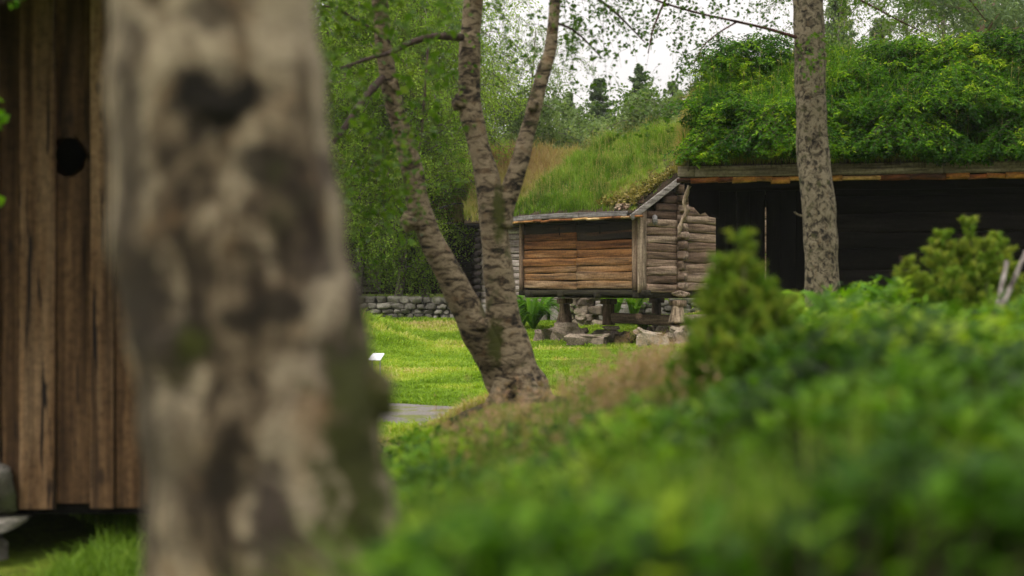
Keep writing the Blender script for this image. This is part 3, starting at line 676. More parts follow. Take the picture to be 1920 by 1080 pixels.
for (ya, yb, za, zb) in ((-.1, 3.1, 0, 3.2*tp), (3.1, 6.2, 3.2*tp, 0)):
    hexa(mb, [(0, ya, EZ-.04+za), (XR, ya, EZ-.04+za), (XR, yb, EZ-.04+zb), (0, yb, EZ-.04+zb), (0, ya, EZ+.02+za), (XR, ya, EZ+.02+za), (XR, yb, EZ+.02+zb), (0, yb, EZ+.02+zb)])
mb.build('roof_deck', M['black'], rb)
mb = MB()
for xa, xb in ((-.02, .24), (.245, 3.9), (3.91, 8.2), (8.21, XR)):
    log(mb, (xa, -.14, EZ+.085), (xb, -.14, EZ+.085), .17, .06, random.uniform(.3, .7), xa+3, .05, .25, 12, .3)
mb.build('eave_board', M['darkeave'], rb)
mb = MB(); xx = -.04
while xx < XR:
    l_ = random.uniform(.18, .6)
    log(mb, (xx, -.10, EZ-.045+random.uniform(-.012, .006)), (xx+l_+.02, -.10+random.uniform(-.02, .02), EZ-.045+random.uniform(-.012, .012)), .085*random.uniform(.8, 1.2), .12, random.random(), xx*3, .5, .7, 10, .07); xx += l_
mb.build('birch_bark_edge', M['darkedge'], rb)
def rf2(a, b, q):
    pt = vn(q, 1.0, 31); return .4+1.1*pt, np.clip(.1+.55*pt+R.normal(size=len(a))*.12, 0, .9)
zt, _, _ = turf_cover(rb, 'turf', 0, XR, 3.2, EZ, RP, .30, M['lushturf'], 30000, .52, .010, rf2, y0=-.10, rise=.1, lean=.5)
# leafy canes crowding the roof: sprays of leaflets on arching stems
lf = MB(); st = MB(); nst = 4400
a = R.uniform(.12, 7.2, nst); b = 3.3*R.random(nst)**1.15-.10; z0 = zt(np.clip(a, 0, XR), np.clip(b, 0, 3.2))-.03
hh = (.20+.40*R.random(nst))*(.4+1.1*vn(np.stack([a, b, a*0], 1), 1.2, 33))
dr = unit(np.stack([R.normal(size=nst)*.6+(a < .5)*.3, -.55-.5*R.random(nst)*(b < 1.5), np.zeros(nst)], 1))
A0 = np.stack([a, b-.10, z0], 1); A1 = A0+np.stack([dr[:, 0]*.12*hh, dr[:, 1]*.12*hh, hh*.85], 1); A2 = A1+dr*hh[:, None]*.6+np.array([0, 0, 1])*hh[:, None]*(.12-.45*(b < .35))[:, None]
A3 = A2+dr*hh[:, None]*.38-np.array([0, 0, 1])*hh[:, None]*.22
for u_, v_ in ((A0, A1), (A1, A2), (A2, A3)): twigs(st, u_, v_, .005, .0035)
tone = np.clip(.33+.95*(vn(np.stack([a, b, hh], 1), 1.6, 35)-.35)+.16*R.normal(size=nst)+.1*(b/3.2), 0, 1)
for f_ in np.linspace(.25, 1, 13):
    T3 = f_*2.999; k_ = int(T3); fr = T3-k_; S_ = [A0, A1, A2, A3]
    c_ = S_[k_]*(1-fr)+S_[k_+1]*fr
    for s_ in (-1, 1, 0):
        side = np.stack([-dr[:, 1], dr[:, 0], dr[:, 2]], 1)*s_
        dirs = unit(side+dr*.5+R.normal(size=(nst, 3))*.25-[0, 0, .15])
        leaves(lf, c_+dirs*.036+R.normal(size=(nst, 3))*.016, .074, np.clip(tone-.05+.14*R.normal(size=nst), 0, 1), .21, dirs, .9)
st.build('cane_stems', M['twig'], rb); o = lf.build('leafy_canes', M['lushturf'], rb)
# dead thatch along the left verge
mb = MB(); n = 6000; b = R.random(n)*3.1; a = R.normal(size=n)*.05+.03
blades(mb, np.stack([a, b-.1, EZ+b*tp+.02+.30*R.random(n)], 1), .22, .008, .7, .35+.6*R.random(n), bias=(-.35, -.15, -.5))
n = 4500; a = R.uniform(0, 7.5, n); blades(mb, np.stack([a, R.normal(size=n)*.04-.1, EZ+.18+.1*R.random(n)], 1), .18, .008, .6, .6*R.random(n), bias=(0, -.4, -.3))
mb.build('dead_thatch', M['dry'], rb)['kind'] = 'stuff'

# ================================================================== long dark log house behind (left) and pale log shed
hb = empty('long_log_house', (-6.4, 44.2, 0), math.radians(1), label='long dark log house on a stone footing, half hidden by hanging birch leaves', category='log house')
mb = MB(); z = 1.32; k = 0
while z < 3.7:
    hh = random.uniform(.22, .28); log(mb, (0, 0, z+hh/2), (5.35, 0, z+hh/2), hh*1.02, .2, random.random(), k+400, .12, .6, 10, .35); z += hh; k += 1
mb.build('front_logs', M['darklog'], hb)
for xx in (5.3, .05):
    mb = MB(); z = 1.32
    while z < 5.2:
        hh = .25; ya = max(.1, (z-3.55)/math.tan(math.radians(30)))
        if ya < 3.3: log(mb, (xx, ya, z+hh/2), (xx, 6.6-ya, z+hh/2), hh*1.02, .2, random.random(), z, .1, .6, 10, .5)
        z += hh
    mb.build('gable_logs', M['darklog'], hb)
mb = MB(); z = 1.34; k = 0
while z < 3.6: log(mb, (5.25, -.28, z+.12), (5.25, .1, z+.12), .2, .22, .3, k, .3, .8, 10, .1); z += .25; k += 1
mb.build('notched_log_ends', M['darklog'], hb)
f_ = MB(); box(f_, (1.62, -.13, 1.38), (2.25, -.10, 2.62), .8); fo = f_.build('door', M['palelog'], hb)
f_ = MB()
for xx in (1.58, 2.25): box(f_, (xx, -.16, 1.34), (xx+.08, -.085, 2.7), .6)
box(f_, (1.58, -.165, 2.62), (2.33, -.08, 2.72), .6); f_.build('door_frame', M['palelog'], fo)
mb = MB()
for (ya, yb, za, zb) in ((-.55, 3.3, 3.42, 5.64), (3.3, 7.1, 5.64, 3.42)):
    hexa(mb, [(-.4, ya, za-.05), (5.7, ya, za-.05), (5.7, yb, zb-.05), (-.4, yb, zb-.05), (-.4, ya, za), (5.7, ya, za), (5.7, yb, zb), (-.4, yb, zb)])
mb.build('roof_deck', M['black'], hb)
def rf3(a, b, q):
    pt = vn(q, .7, 41); return .4+.9*pt, np.clip(.45+.5*pt+.15*(b/4)+R.normal(size=len(a))*.12, 0, 1)
turf_cover(hb, 'turf', -.4, 5.7, 3.85, 3.42, math.radians(30), .2, M['dry'], 22000, .4, .02, rf3, y0=-.55)

sb = empty('pale_log_shed', (-1.0, 41.6, 0), math.radians(-4), label='pale grey log shed with dry yellow grass roof, just behind the storehouse', category='log shed')
mb = MB(); z = 1.0; k = 0
while z < 3.45:
    hh = random.uniform(.17, .21); log(mb, (0, 0, z+hh/2), (4.3, 0, z+hh/2), hh*1.0, .14, random.uniform(.3, 1), k+500, .1, .45, 10, .35); z += hh*1.01; k += 1
mb.build('front_logs', M['palelog'], sb)
for xx in (.05, 4.25):
    mb = MB(); z = 1.0
    while z < 5.4:
        hh = .2; ya = max(.1, (z-3.4)/math.tan(math.radians(24)))
        if ya < 4.6: log(mb, (xx, ya, z+hh/2), (xx, 9.2-ya, z+hh/2), hh*1.02, .14, random.random(), z, .1, .5, 10, .5)
        z += hh
    mb.build('gable_logs', M['hewn'], sb)
mb = MB(); z = 1.0; k = 0
while z < 3.4: log(mb, (.02, -.26, z+.1), (.02, .1, z+.1), .17, .2, .1, k, .3, .8, 10, .1); z += .2; k += 1
mb.build('notched_log_ends', M['darklog'], sb)
S33 = math.tan(math.radians(24)); mb = MB()
for (ya, yb, za, zb) in ((-.5, 4.6, 3.35, 3.35+5.1*S33), (4.6, 9.7, 3.35+5.1*S33, 3.35)):
    hexa(mb, [(-.35, ya, za-.05), (4.7, ya, za-.05), (4.7, yb, zb-.05), (-.35, yb, zb-.05), (-.35, ya, za), (4.7, ya, za), (4.7, yb, zb), (-.35, yb, zb)])
mb.build('roof_deck', M['black'], sb)
def rf4(a, b, q):
    pt = vn(q, .8, 43); return .5+.9*pt, np.clip(.30+.55*pt+.25*ss(1, 4, b)+R.normal(size=len(a))*.12, 0, 1)
turf_cover(sb, 'turf', -.35, 4.7, 5.1, 3.35, math.radians(24), .2, M['dry'], 34000, .42, .02, rf4, y0=-.5)
mb = MB(); rock(mb, (0, 0, 0), (.55, 1.0, .10), 5, .95, 0, .4, .15)
o = mb.build('roof_slab', M['stone'], sb); o.location = (1.98, 2.5, 4.98); o.rotation_euler = (math.radians(24), 0, -.35)
mb = MB()
for k in range(4): rock(mb, (.2+k*1.25, .05, .72), (1.2, .5, .62), 80+k, random.random(), 0, .5, .3)
mb.build('foundation', M['stone'], sb)

# ================================================================== plank barn, far left
bb = empty('plank_barn', (-1.98, 8.0, 0), 0, label='brown vertical plank barn with a round hole, behind the foreground birch', category='barn')
mb = MB(); ppx = lambda p: (p-960)/F*8.0+1.98
edges = [-330, -262, -196, -128, -62, -2, 37, 104, 170, 214, 268, 318]
hx, hz, hr = ppx(127), CZ-(293-540)/F*8, .108
for k in range(len(edges)-1):
    xa, xb = ppx(edges[k]), ppx(edges[k+1]); yy = -.018 if k % 2 == 0 else .010; zb = .27+random.uniform(-.02, .02); r_ = random.uniform(.25, .8)
    if edges[k] == 104:
        ta = np.linspace(PI, 2*PI, 24)
        prism(mb, [(xa, 1.2), (xb, 1.2), (xb, hz-.06)]+[(hx+hr*math.cos(t)*.98*(1+.05*math.sin(5*t)), hz+hr*math.sin(t)*(1+.06*math.sin(7*t))) for t in ta[::-1]]+[(xa, hz-.02)], yy, yy+.03, .45)
        log(mb, ((xa+xb)/2, yy+.015, zb), ((xa+xb)/2, yy+.015, 1.22), .03, xb-xa, .45, k, .03, .2, 8, .3)
        tb = np.linspace(PI, 0, 24)
        prism(mb, [(xa, hz+.05)]+[(hx+hr*math.cos(t)*.98, hz+hr*math.sin(t)) for t in tb]+[(xb, hz+.05), (xb, 3.6), (xa, 3.6)], yy, yy+.03, .38)
    else:
        log(mb, ((xa+xb)/2, yy+.015, zb), ((xa+xb)/2, yy+.015, 3.6), .03, (xb-xa)*.985, r_, k+600, .05, .2, 10, .2)
mb.build('front_planks', M['barn'], bb, smooth=False)
mb = MB(); box(mb, (-5.2, 3.0, .25), (.05, 3.1, 3.6)); box(mb, (.0, .06, .25), (.08, 3.0, 3.6)); box(mb, (-5.2, .06, .22), (.05, 3.0, .28)); box(mb, (-5.2, .06, 3.5), (.05, 3.0, 3.56)); box(mb, (-5.25, .06, .25), (-5.18, 3.0, 3.6))
mb.build('inner_walls', M['black'], bb, smooth=False)
mb = MB(); yy = .05; k = 0
while yy < 3.05:
    w_ = random.uniform(.17, .24); log(mb, (.10+.012*(k % 2), yy+w_/2, .26), (.10+.012*(k % 2), yy+w_/2, 3.15+min(yy+w_/2+1.0, 4.1-yy)*.5), w_*.985, .03, random.uniform(.25, .8), k+700, .05, .2, 10, .2); yy += w_; k += 1
mb.build('gable_planks', M['barn'], bb, smooth=False)
mb = MB()
hexa(mb, [(-5.5, -1.25, 3.10), (.35, -1.25, 3.10), (.35, 1.6, 4.7), (-5.5, 1.6, 4.7), (-5.5, -1.25, 3.16), (.35, -1.25, 3.16), (.35, 1.6, 4.76), (-5.5, 1.6, 4.76)])
hexa(mb, [(-5.5, 1.6, 4.7), (.35, 1.6, 4.7), (.35, 4.0, 3.16), (-5.5, 4.0, 3.16), (-5.5, 1.6, 4.76), (.35, 1.6, 4.76), (.35, 4.0, 3.22), (-5.5, 4.0, 3.22)])
mb.build('roof', M['barn'], bb, smooth=False)
mb = MB()
for k, xx in enumerate((.0, -1.1, -2.2, -3.3)): pass
rock(mb, (ppx(-36), .02, .38), (.34, .4, .26), 4, .35, .3, .55, .4); rock(mb, (ppx(-46), -.10, .19), (.56, .5, .06), 9, .8, 0, .45, .2); rock(mb, (ppx(-90), .05, .03), (.5, .5, .22), 6, .4, .5, .5, .4)
mb.build('corner_stones', M['stone'], bb)

# ================================================================== small white information board
ip = P(705, 672, 22.5); gz = float(H(ip[0], ip[1]))
inf = empty('information_board', (ip[0], ip[1], gz), math.radians(-14), label='small white tilted information board on thin metal legs, alone on the lawn', category='sign')
mp_, nt, N, L = newmat('white_panel'); c = ramp(N, L, noise(N, L, N('ShaderNodeTexCoord').outputs['Object'], 30, 3), [(.3, (.72, .72, .74)), (.7, (.8, .8, .82))]); finish(mp_, nt, N, L, c, .35, spec=.5)
mg_, nt, N, L = newmat('grey_steel'); c = ramp(N, L, noise(N, L, N('ShaderNodeTexCoord').outputs['Object'], 30, 3), [(.3, (.18, .18, .17)), (.7, (.28, .28, .27))]); finish(mg_, nt, N, L, c, .45, spec=.5)
mb = MB(); zt0 = CZ-(670-540)/F*22.5-gz
hexa(mb, [(-.105, -.07, zt0-.05), (.095, -.07, zt0-.05), (.115, .08, zt0+.05), (-.075, .08, zt0+.05), (-.105, -.075, zt0-.038), (.095, -.075, zt0-.038), (.115, .075, zt0+.062), (-.075, .075, zt0+.062)])
mb.build('panel', mp_, inf, smooth=False)
for xx in (-.06, .07):
    mb = MB(); tube(mb, [(xx, 0, -.05), (xx, 0, zt0)], .009, 6); mb.build('leg', mg_, inf)
mb = MB(); tube(mb, [(-.06, 0, zt0-.012), (.07, 0, zt0-.012)], .006, 6); mb.build('cross_bar', mg_, inf)
# ================================================================== trees
def trunk_tube(mb, pts, rads, n=7, ns=16, r=.5, wob=.10, wf=3.0, seed=0):
    p = catmull(pts, n); k = np.linspace(0, len(rads)-1, len(p)); rr = np.interp(k, np.arange(len(rads)), rads)
    q = np.stack([k*.9, k*0+seed, k*0], 1)
    tube(mb, p, rr*(1+.10*(vn(q, 2.2, seed)-.5)), ns, r, wob, wf, True, seed)
    return p
def strands(lf, tw, starts, length, dirs, nl, size, tone, droop=.8, spread=.05, tr=.003, rng=R, rv=.12, tonefn=None):
    """thin hanging shoots, leaves along each"""
    starts = np.asarray(starts, float); n = len(starts)
    if not n: return
    length = np.broadcast_to(np.asarray(length, float), (n,)); K = 5; pts = [starts]; d = unit(dirs)
    for k in range(K):
        d = unit(d+np.array([0, 0, -droop*.55])+rng.normal(size=(n, 3))*.12); pts.append(pts[-1]+d*(length/K)[:, None])
    for k in range(K): twigs(tw, pts[k], pts[k+1], tr*(1-k*.12), tr*(.88-k*.12))
    S_ = np.stack(pts, 1); t = rng.random((n, nl))*K*.999; i = t.astype(int); f = (t-i)[..., None]
    C = np.take_along_axis(S_, i[..., None], 1)*(1-f)+np.take_along_axis(S_, (i+1)[..., None], 1)*f
    C = C+rng.normal(size=C.shape)*spread
    tn = np.clip(np.broadcast_to(np.asarray(tone, float), (n,))[:, None]+rng.normal(size=(n, nl))*rv, 0, 1)
    leaves(lf, C.reshape(-1, 3), size, tn.ravel(), .38, None, .25, rng=rng)
def generic_birch(name, Ht, Rc, nb, seed, lsize, leafmat_, barkm, dens=1.0, low=.18, weep=1.0, tr0=.16, nl=26):
    """trunk with limbs, crown of hanging shoots; returns the thing at the origin"""
    rg = np.random.default_rng(seed); root = empty(name, (0, 0, 0))
    tk = MB(); lf = MB(); tw = MB()
    zs = np.linspace(-.1, Ht, 9); px_ = np.cumsum(rg.normal(size=9)*.12*Ht/10); py_ = np.cumsum(rg.normal(size=9)*.12*Ht/10); px_ -= px_[0]; py_ -= py_[0]
    tp_ = trunk_tube(tk, np.stack([px_, py_, zs], 1), tr0*(1-np.linspace(0, 1, 9))**.8+.012, 5, 10, .5, .1, 2.5, seed)
    st, dr, ln, tn = [], [], [], []
    for k in range(nb):
        f = low+(1-low)*(k+rg.random())/nb; z = f*Ht; base = tp_[np.abs(tp_[:, 2]-z).argmin()]
        az = rg.random()*2*PI; prof = math.sin(PI*min(1, .15+.85*(1-(f-low)/(1-low))**.8))**.6 if f < .98 else .2
        L_ = Rc*prof*rg.uniform(.7, 1.15)+.25; o = np.array([math.cos(az), math.sin(az), 0])
        rise = rg.uniform(.35, .8)
        p = catmull([base, base+o*L_*.35+[0, 0, L_*rise*.35], base+o*L_*.75+[0, 0, L_*rise*.55], base+o*L_*1.05+[0, 0, L_*(rise*.5-.15*weep)]], 4)
        tube(tk, p, np.linspace(.32*tr0*(1.15-f), .008, len(p)), 5, .2)
        m_ = int(dens*(5+L_*5)); tt = rg.uniform(.2, 1, m_)*(len(p)-1.001); ii = tt.astype(int); s_ = p[ii]+(p[ii+1]-p[ii])*(tt-ii)[:, None]
        st.append(s_); dd_ = rg.normal(size=(m_, 3))*[1, 1, .45]+o*.5+[0, 0, .15]; dr.append(dd_); ln.append(rg.uniform(.5, 1.3, m_)*(.5+.5*weep)*(Ht/11)**.5); tn.append(np.full(m_, rg.uniform(.25, .7)))
    st = np.concatenate(st); dr = np.concatenate(dr); ln = np.concatenate(ln); tn = np.concatenate(tn)
    tn = tn*.6+.5*vn(st, .9, seed)
    strands(lf, tw, st, ln, dr, nl, lsize, tn-.05, .55*weep+.15, .09, .006, rg)
    to = tk.build('trunk', barkm, root); c_ = lf.build('crown', leafmat_, root); tw.build('twigs', M['twig'], c_)
    return root
def spruce(name, Ht, seed, Rb=.30, lean=1.0):
    rg = np.random.default_rng(seed); root = empty(name, (0, 0, 0)); tk = MB(); lf = MB()
    tube(tk, [(0, 0, -.2), (0, 0, Ht*.5), (.05, 0, Ht*.98)], [.02*Ht, .012*Ht, .01], 8, .4)
    A, B_, T = [], [], []
    z = Ht*.06
    while z < Ht*.985:
        f = 1-z/Ht; nb = int(6+5*f); L_ = Ht*Rb*(f**.8)*(.75+.5*rg.random())+.12
        for k in range(nb):
            az = rg.random()*2*PI; l = L_*rg.uniform(.6, 1.15); o = np.array([math.cos(az), math.sin(az), 0])
            zz = z+rg.normal()*.10*(f+.4); up_ = rg.uniform(-.05, .22)*l; p = catmull([(0, 0, zz), np.array([0, 0, zz])+o*l*.5-[0, 0, l*.10*lean-up_*.3], np.array([0, 0, zz])+o*l-[0, 0, l*.06*lean-up_]], 3)
            tube(tk, p, np.linspace(.025*(f+.3), .006, len(p)), 4, .2, cap=False)
            m_ = int(46+l*110); t = rg.random(m_)**.8*(len(p)-1.001); i_ = t.astype(int); c_ = p[i_]+(p[i_+1]-p[i_])*(t-i_)[:, None]
            sd_ = np.stack([-o[1]*np.ones(m_), o[0]*np.ones(m_), np.zeros(m_)], 1)*rg.choice([-1, 1], m_)[:, None]
            sp = (1-t/len(p))*.45*l*rg.random(m_)
            dd_ = unit(sd_*.8+o*.8+[0, 0, -.35]+rg.normal(size=(m_, 3))*.3)
            A.append(c_+sd_*sp[:, None]*.8-np.array([0, 0, 1.])*rg.random((m_, 1))*.22); B_.append(dd_); T.append(np.full(m_, rg.uniform(.2, .7)))
        z += Ht*.022*rg.uniform(.4, 1.6)+.03
    A = np.concatenate(A); B_ = np.concatenate(B_); T = np.concatenate(T)
    leaves(lf, A, .22, np.clip(T+rg.normal(size=len(A))*.15, 0, 1), .16, B_, .5, .05, rng=rg)
    tk.build('trunk', M['twig'], root); lf.build('crown', M['needle'], root); return root
M['weepleaf'] = leafmat('weeping_birch_leaf', [(.08, .15, .018), (.15, .26, .028), (.23, .36, .04), (.33, .45, .07), (.42, .50, .12)], .5, .5)
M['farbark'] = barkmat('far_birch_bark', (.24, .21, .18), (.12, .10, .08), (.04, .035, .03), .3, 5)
def place(root, px, py_base, d, rz, sc, label, cat, group, first=False, z=None):
    p = P(px, py_base, d); zz = float(H(p[0], p[1])) if z is None else z
    if first:
        root.location = (p[0], p[1], zz); root.rotation_euler = (0, 0, rz); root.scale = (sc,)*3; root['label'] = label; root['category'] = cat; root['group'] = group; return root
    c = copy_thing(root, (p[0], p[1], zz), rz, sc, label); c['category'] = cat; c['group'] = group; return c

# weeping birches close behind the lawn at left (dense hanging curtains)
wb = generic_birch('weeping_birch', 11.0, 2.8, 90, 11, .066, M['weepleaf'], M['farbark'], 1.35, .10, 1.35, .15, 30)
place(wb, 665, 0, 43.3, .3, 1.05, 'large weeping birch nearest the dark log house, seen left of the leaning stem', 'birch tree', 'weeping birches at the lawn edge', True)
place(wb, 806, 0, 43.4, 2.1, 1.02, 'weeping birch with leaf curtains hanging between the two left stems of the forked birch', 'birch tree', 'weeping birches at the lawn edge')
place(wb, 738, 0, 43.0, 5.2, .9, 'weeping birch directly behind the grassy mound, between its two neighbours', 'birch tree', 'weeping birches at the lawn edge')
place(wb, 540, 0, 43.3, 4.0, 1.0, 'weeping birch mostly hidden behind the huge foreground trunk', 'birch tree', 'weeping birches at the lawn edge')
place(wb, 640, 0, 53, 5.0, 1.15, 'tall birch standing behind the dark log house at far left', 'birch tree', 'birches beyond the log houses')
place(wb, 745, 0, 55, 1.0, 1.1, 'tall birch rising behind the middle of the dark log house', 'birch tree', 'birches beyond the log houses')
# airy birches further back
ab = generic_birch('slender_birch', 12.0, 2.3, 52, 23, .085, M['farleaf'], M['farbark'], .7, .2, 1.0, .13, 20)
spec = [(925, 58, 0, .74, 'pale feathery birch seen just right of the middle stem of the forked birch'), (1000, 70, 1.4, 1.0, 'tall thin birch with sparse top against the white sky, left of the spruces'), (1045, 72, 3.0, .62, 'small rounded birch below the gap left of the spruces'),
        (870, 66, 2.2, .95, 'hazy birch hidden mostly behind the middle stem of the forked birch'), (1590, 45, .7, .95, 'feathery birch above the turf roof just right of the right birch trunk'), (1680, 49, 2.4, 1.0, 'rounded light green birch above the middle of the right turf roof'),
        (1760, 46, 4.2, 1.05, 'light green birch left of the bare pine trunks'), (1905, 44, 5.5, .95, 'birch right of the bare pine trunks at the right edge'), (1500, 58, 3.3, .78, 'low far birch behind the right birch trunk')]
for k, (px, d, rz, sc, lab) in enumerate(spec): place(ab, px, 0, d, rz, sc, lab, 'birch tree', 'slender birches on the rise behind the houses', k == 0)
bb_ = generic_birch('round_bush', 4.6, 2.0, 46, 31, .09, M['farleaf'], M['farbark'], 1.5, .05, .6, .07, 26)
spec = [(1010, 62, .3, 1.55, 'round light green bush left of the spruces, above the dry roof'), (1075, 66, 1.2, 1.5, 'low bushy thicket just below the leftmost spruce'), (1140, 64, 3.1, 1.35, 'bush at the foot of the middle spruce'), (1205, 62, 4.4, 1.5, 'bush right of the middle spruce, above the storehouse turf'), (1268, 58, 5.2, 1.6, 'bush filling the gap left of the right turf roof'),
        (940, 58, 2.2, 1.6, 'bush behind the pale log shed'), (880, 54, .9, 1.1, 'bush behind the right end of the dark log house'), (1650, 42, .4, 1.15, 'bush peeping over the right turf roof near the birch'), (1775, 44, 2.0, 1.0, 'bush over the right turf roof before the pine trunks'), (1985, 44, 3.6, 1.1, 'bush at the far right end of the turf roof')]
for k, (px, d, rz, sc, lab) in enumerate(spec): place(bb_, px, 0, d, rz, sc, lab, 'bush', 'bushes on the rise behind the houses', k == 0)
sp = spruce('spruce_tree', 10.5, 41); sp2 = spruce('spruce_tree', 10.5, 87, .26)
def sp_at(px, ytop, d, rz, lab, first=False, sp=sp):
    x = (px-960)/F*d; g = float(H(x, d)); Hn = CZ+(540-ytop)/F*d-g
    return place(sp, px, 0, d, rz, Hn/10.5, lab, 'spruce', 'spruces on the skyline', first)
sp_at(1068, 165, 74, 0, 'leftmost and smallest spruce on the skyline', True, sp2)
sp_at(1122, 135, 70, 1.2, 'middle spruce of the three on the skyline, evenly pointed', True)
sp_at(1200, 112, 66, 2.3, 'tallest and broadest spruce of the skyline, right of the middle one', False, sp2)
sp_at(1262, 140, 70, 3.1, 'narrow spruce right beside the corner of the overgrown roof')
sp_at(1572, -20, 60, 4.0, 'dark green spruce top just right of the right birch trunk')
sp_at(1655, 20, 72, 5.0, 'distant spruce between the birches above the right turf roof')
sp_at(1840, -60, 70, 0.7, 'distant spruce behind the bare pine trunks')
sp_at(1000, 235, 84, 1.7, 'small far spruce behind the round light green bush')
# far wood: a closing mass of mixed crowns
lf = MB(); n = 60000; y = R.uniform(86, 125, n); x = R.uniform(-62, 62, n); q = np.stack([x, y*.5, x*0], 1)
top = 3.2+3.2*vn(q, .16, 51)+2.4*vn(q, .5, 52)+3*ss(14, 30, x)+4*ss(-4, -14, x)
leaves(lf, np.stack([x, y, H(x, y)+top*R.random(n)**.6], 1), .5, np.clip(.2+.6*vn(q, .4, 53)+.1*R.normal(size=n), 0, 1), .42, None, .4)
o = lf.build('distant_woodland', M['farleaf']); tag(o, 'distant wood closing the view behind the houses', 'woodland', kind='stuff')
# pines with bare reddish trunks, top right
M['pinebark'] = barkmat('pine_bark', (.36, .25, .19), (.26, .17, .13), (.07, .05, .04), .05, 5)
def pine(name, Ht, seed):
    rg = np.random.default_rng(seed); root = empty(name, (0, 0, 0)); tk = MB(); lf = MB()
    trunk_tube(tk, [(0, 0, -.2), (.08, 0, Ht*.3), (-.05, 0, Ht*.6), (0, 0, Ht)], [.20, .17, .13, .04], 6, 10, .5, .1, 4)
    for k in range(16):
        z = Ht*rg.uniform(.62, .98); az = rg.random()*6.28; l = rg.uniform(.8, 2.2); o = np.array([math.cos(az), math.sin(az), .25]); b0 = np.array([0, 0, z])
        tube(tk, [b0, b0+o*l], [.04, .012], 5, .3); c_ = b0+o*l+rg.normal(size=(500, 3))*[.45, .45, .25]
        leaves(lf, c_, .18, np.clip(.5+rg.normal(size=500)*.2, 0, 1), .10, None, .3, rng=rg)
    tk.build('trunk', M['pinebark'], root); lf.build('crown', M['needle'], root); return root
pn = pine('pine_tree', 12, 5)
for k, (px, d, sc, rz, lab) in enumerate([(1844, 39, 1.0, 0, 'leftmost pale bare pine trunk of three above the right turf roof'), (1861, 40, .95, 1, 'middle reddish pine trunk of three above the right turf roof'), (1879, 42, .8, 2, 'rightmost thinner pine trunk of three above the right turf roof'), (1904, 43, .6, 4, 'greenish thin pine trunk at the upper right corner')]):
    place(pn, px, 0, d, rz, sc, lab, 'pine tree', 'pines above the right roof', k == 0)

# ------------------------------------------------------------------ forked birch in the middle ground
D = 13.0
def local(base, *pts): return [P(a, b, d)-base for a, b, d in pts]
b0 = np.array([.07, D, float(H(.07, D))])
spotsF = []
mbk = barkmat('forked_birch_bark', (.28, .22, .135), (.12, .088, .05), (.011, .009, .005), .30, 13, bd=.05, cover=-.015, st=2.4,
              moss_pts=[(P(928, 640, 12.8)-b0, .10, .3, .26), (P(936, 400, 12.85)-b0, .07, .3, .35), (P(760, 350, 12.8)-b0, .05, .3, .2)])
fb = empty('forked_birch', b0, 0, label='forked birch with three leaning stems and a mossy crotch in the middle of the view', category='birch tree')
mb = MB()
s = D/F
trunk_tube(mb, local(b0, (985, 800, D), (972, 735, D), (962, 690, D), (955, 640, D), (942, 600, D), (934, 500, D), (925, 420, D), (912, 330, D), (897, 270, D), (882, 200, D), (880, 100, D), (888, 0, D), (895, -160, D-.3), (890, -420, D-.5), (905, -700, D-.4)),
           np.array([72, 56, 44, 36, 32, 28, 27, 24.5, 22, 21, 21, 18.5, 16, 11, 4])*s, 6, 20, .5, .13, 5, 1)
trunk_tube(mb, local(b0, (975, 760, D), (945, 705, D), (915, 655, D-.05), (885, 605, D-.1), (842, 515, D-.15), (792, 412, D-.2), (773, 320, D-.25), (741, 205, D-.3), (720, 100, D-.4), (712, 0, D-.5), (690, -170, D-.8), (650, -400, D-1)),
           np.array([38, 37, 36, 32, 26, 23, 20, 17.5, 15.5, 14.5, 11, 4])*s, 6, 18, .5, .15, 5, 2)
trunk_tube(mb, local(b0, (940, 425, D), (950, 375, D), (968, 325, D), (988, 255, D+.05), (1002, 195, D+.1), (1019, 135, D+.15), (1032, 90, D+.2), (1041, 0, D+.25), (1052, -160, D+.3), (1100, -380, D+.3)),
           np.array([22, 19, 17, 15, 15, 13, 12, 10.5, 8, 3])*s, 6, 14, .5, .14, 6, 3)
# root flare
for (tx, ty, dd_) in ((1045, 790, 12.9), (900, 800, 12.6), (1000, 800, 12.4)):
    tube(mb, catmull(local(b0, (965, 690, D), ((965+tx)/2+6, 742, (D+dd_)/2), (tx, ty, dd_)), 6), np.linspace(.16, .07, 13), 12, .5, .2, 6)
# knots and burrs
for (px, py, d, r_) in ((768, 412, D-.25, .085), (736, 160, D-.38, .05), (862, 195, D-.05, .07), (1000, 195, D-.02, .05), (958, 352, D-.02, .06), (905, 610, D-.22, .06)):
    rock(mb, P(px, py, d)-b0, (r_*2, r_*2, r_*2.2), px, .3, 0, .9, .5)
mb.build('trunk', mbk, fb)
lf, tw, bt = MB(), MB(), MB()
def limb(base, pts, r0, r1, mbx=None, ns=7):
    p = catmull(local(base, *pts), 6); tube(mbx if mbx is not None else bt, p, np.linspace(r0, r1, len(p)), ns, .3, .15, 8); return p
limb(b0, [(718, 145, 12.6), (690, 175, 12.2), (655, 225, 11.8), (628, 265, 11.5)], .035, .022)
limb(b0, [(866, 70, 12.9), (815, 68, 12.6), (770, 80, 12.4), (738, 97, 12.3), (690, 110, 12), (640, 128, 11.7)], .035, .012)
limb(b0, [(803, 80, 12.5), (799, 140, 12.3), (795, 190, 12.2), (791, 250, 12.1), (784, 285, 12)], .012, .006)
limb(b0, [(708, 60, 12.5), (670, 40, 12), (630, 15, 11.6), (600, 12, 11.4)], .02, .008)
limb(b0, [(712, -40, 12.4), (690, -60, 10.5), (650, -90, 9), (600, -60, 8)], .05, .02)
limb(b0, [(888, -60, 12.6), (840, -90, 11), (780, -80, 9), (720, -60, 7.6)], .05, .015)
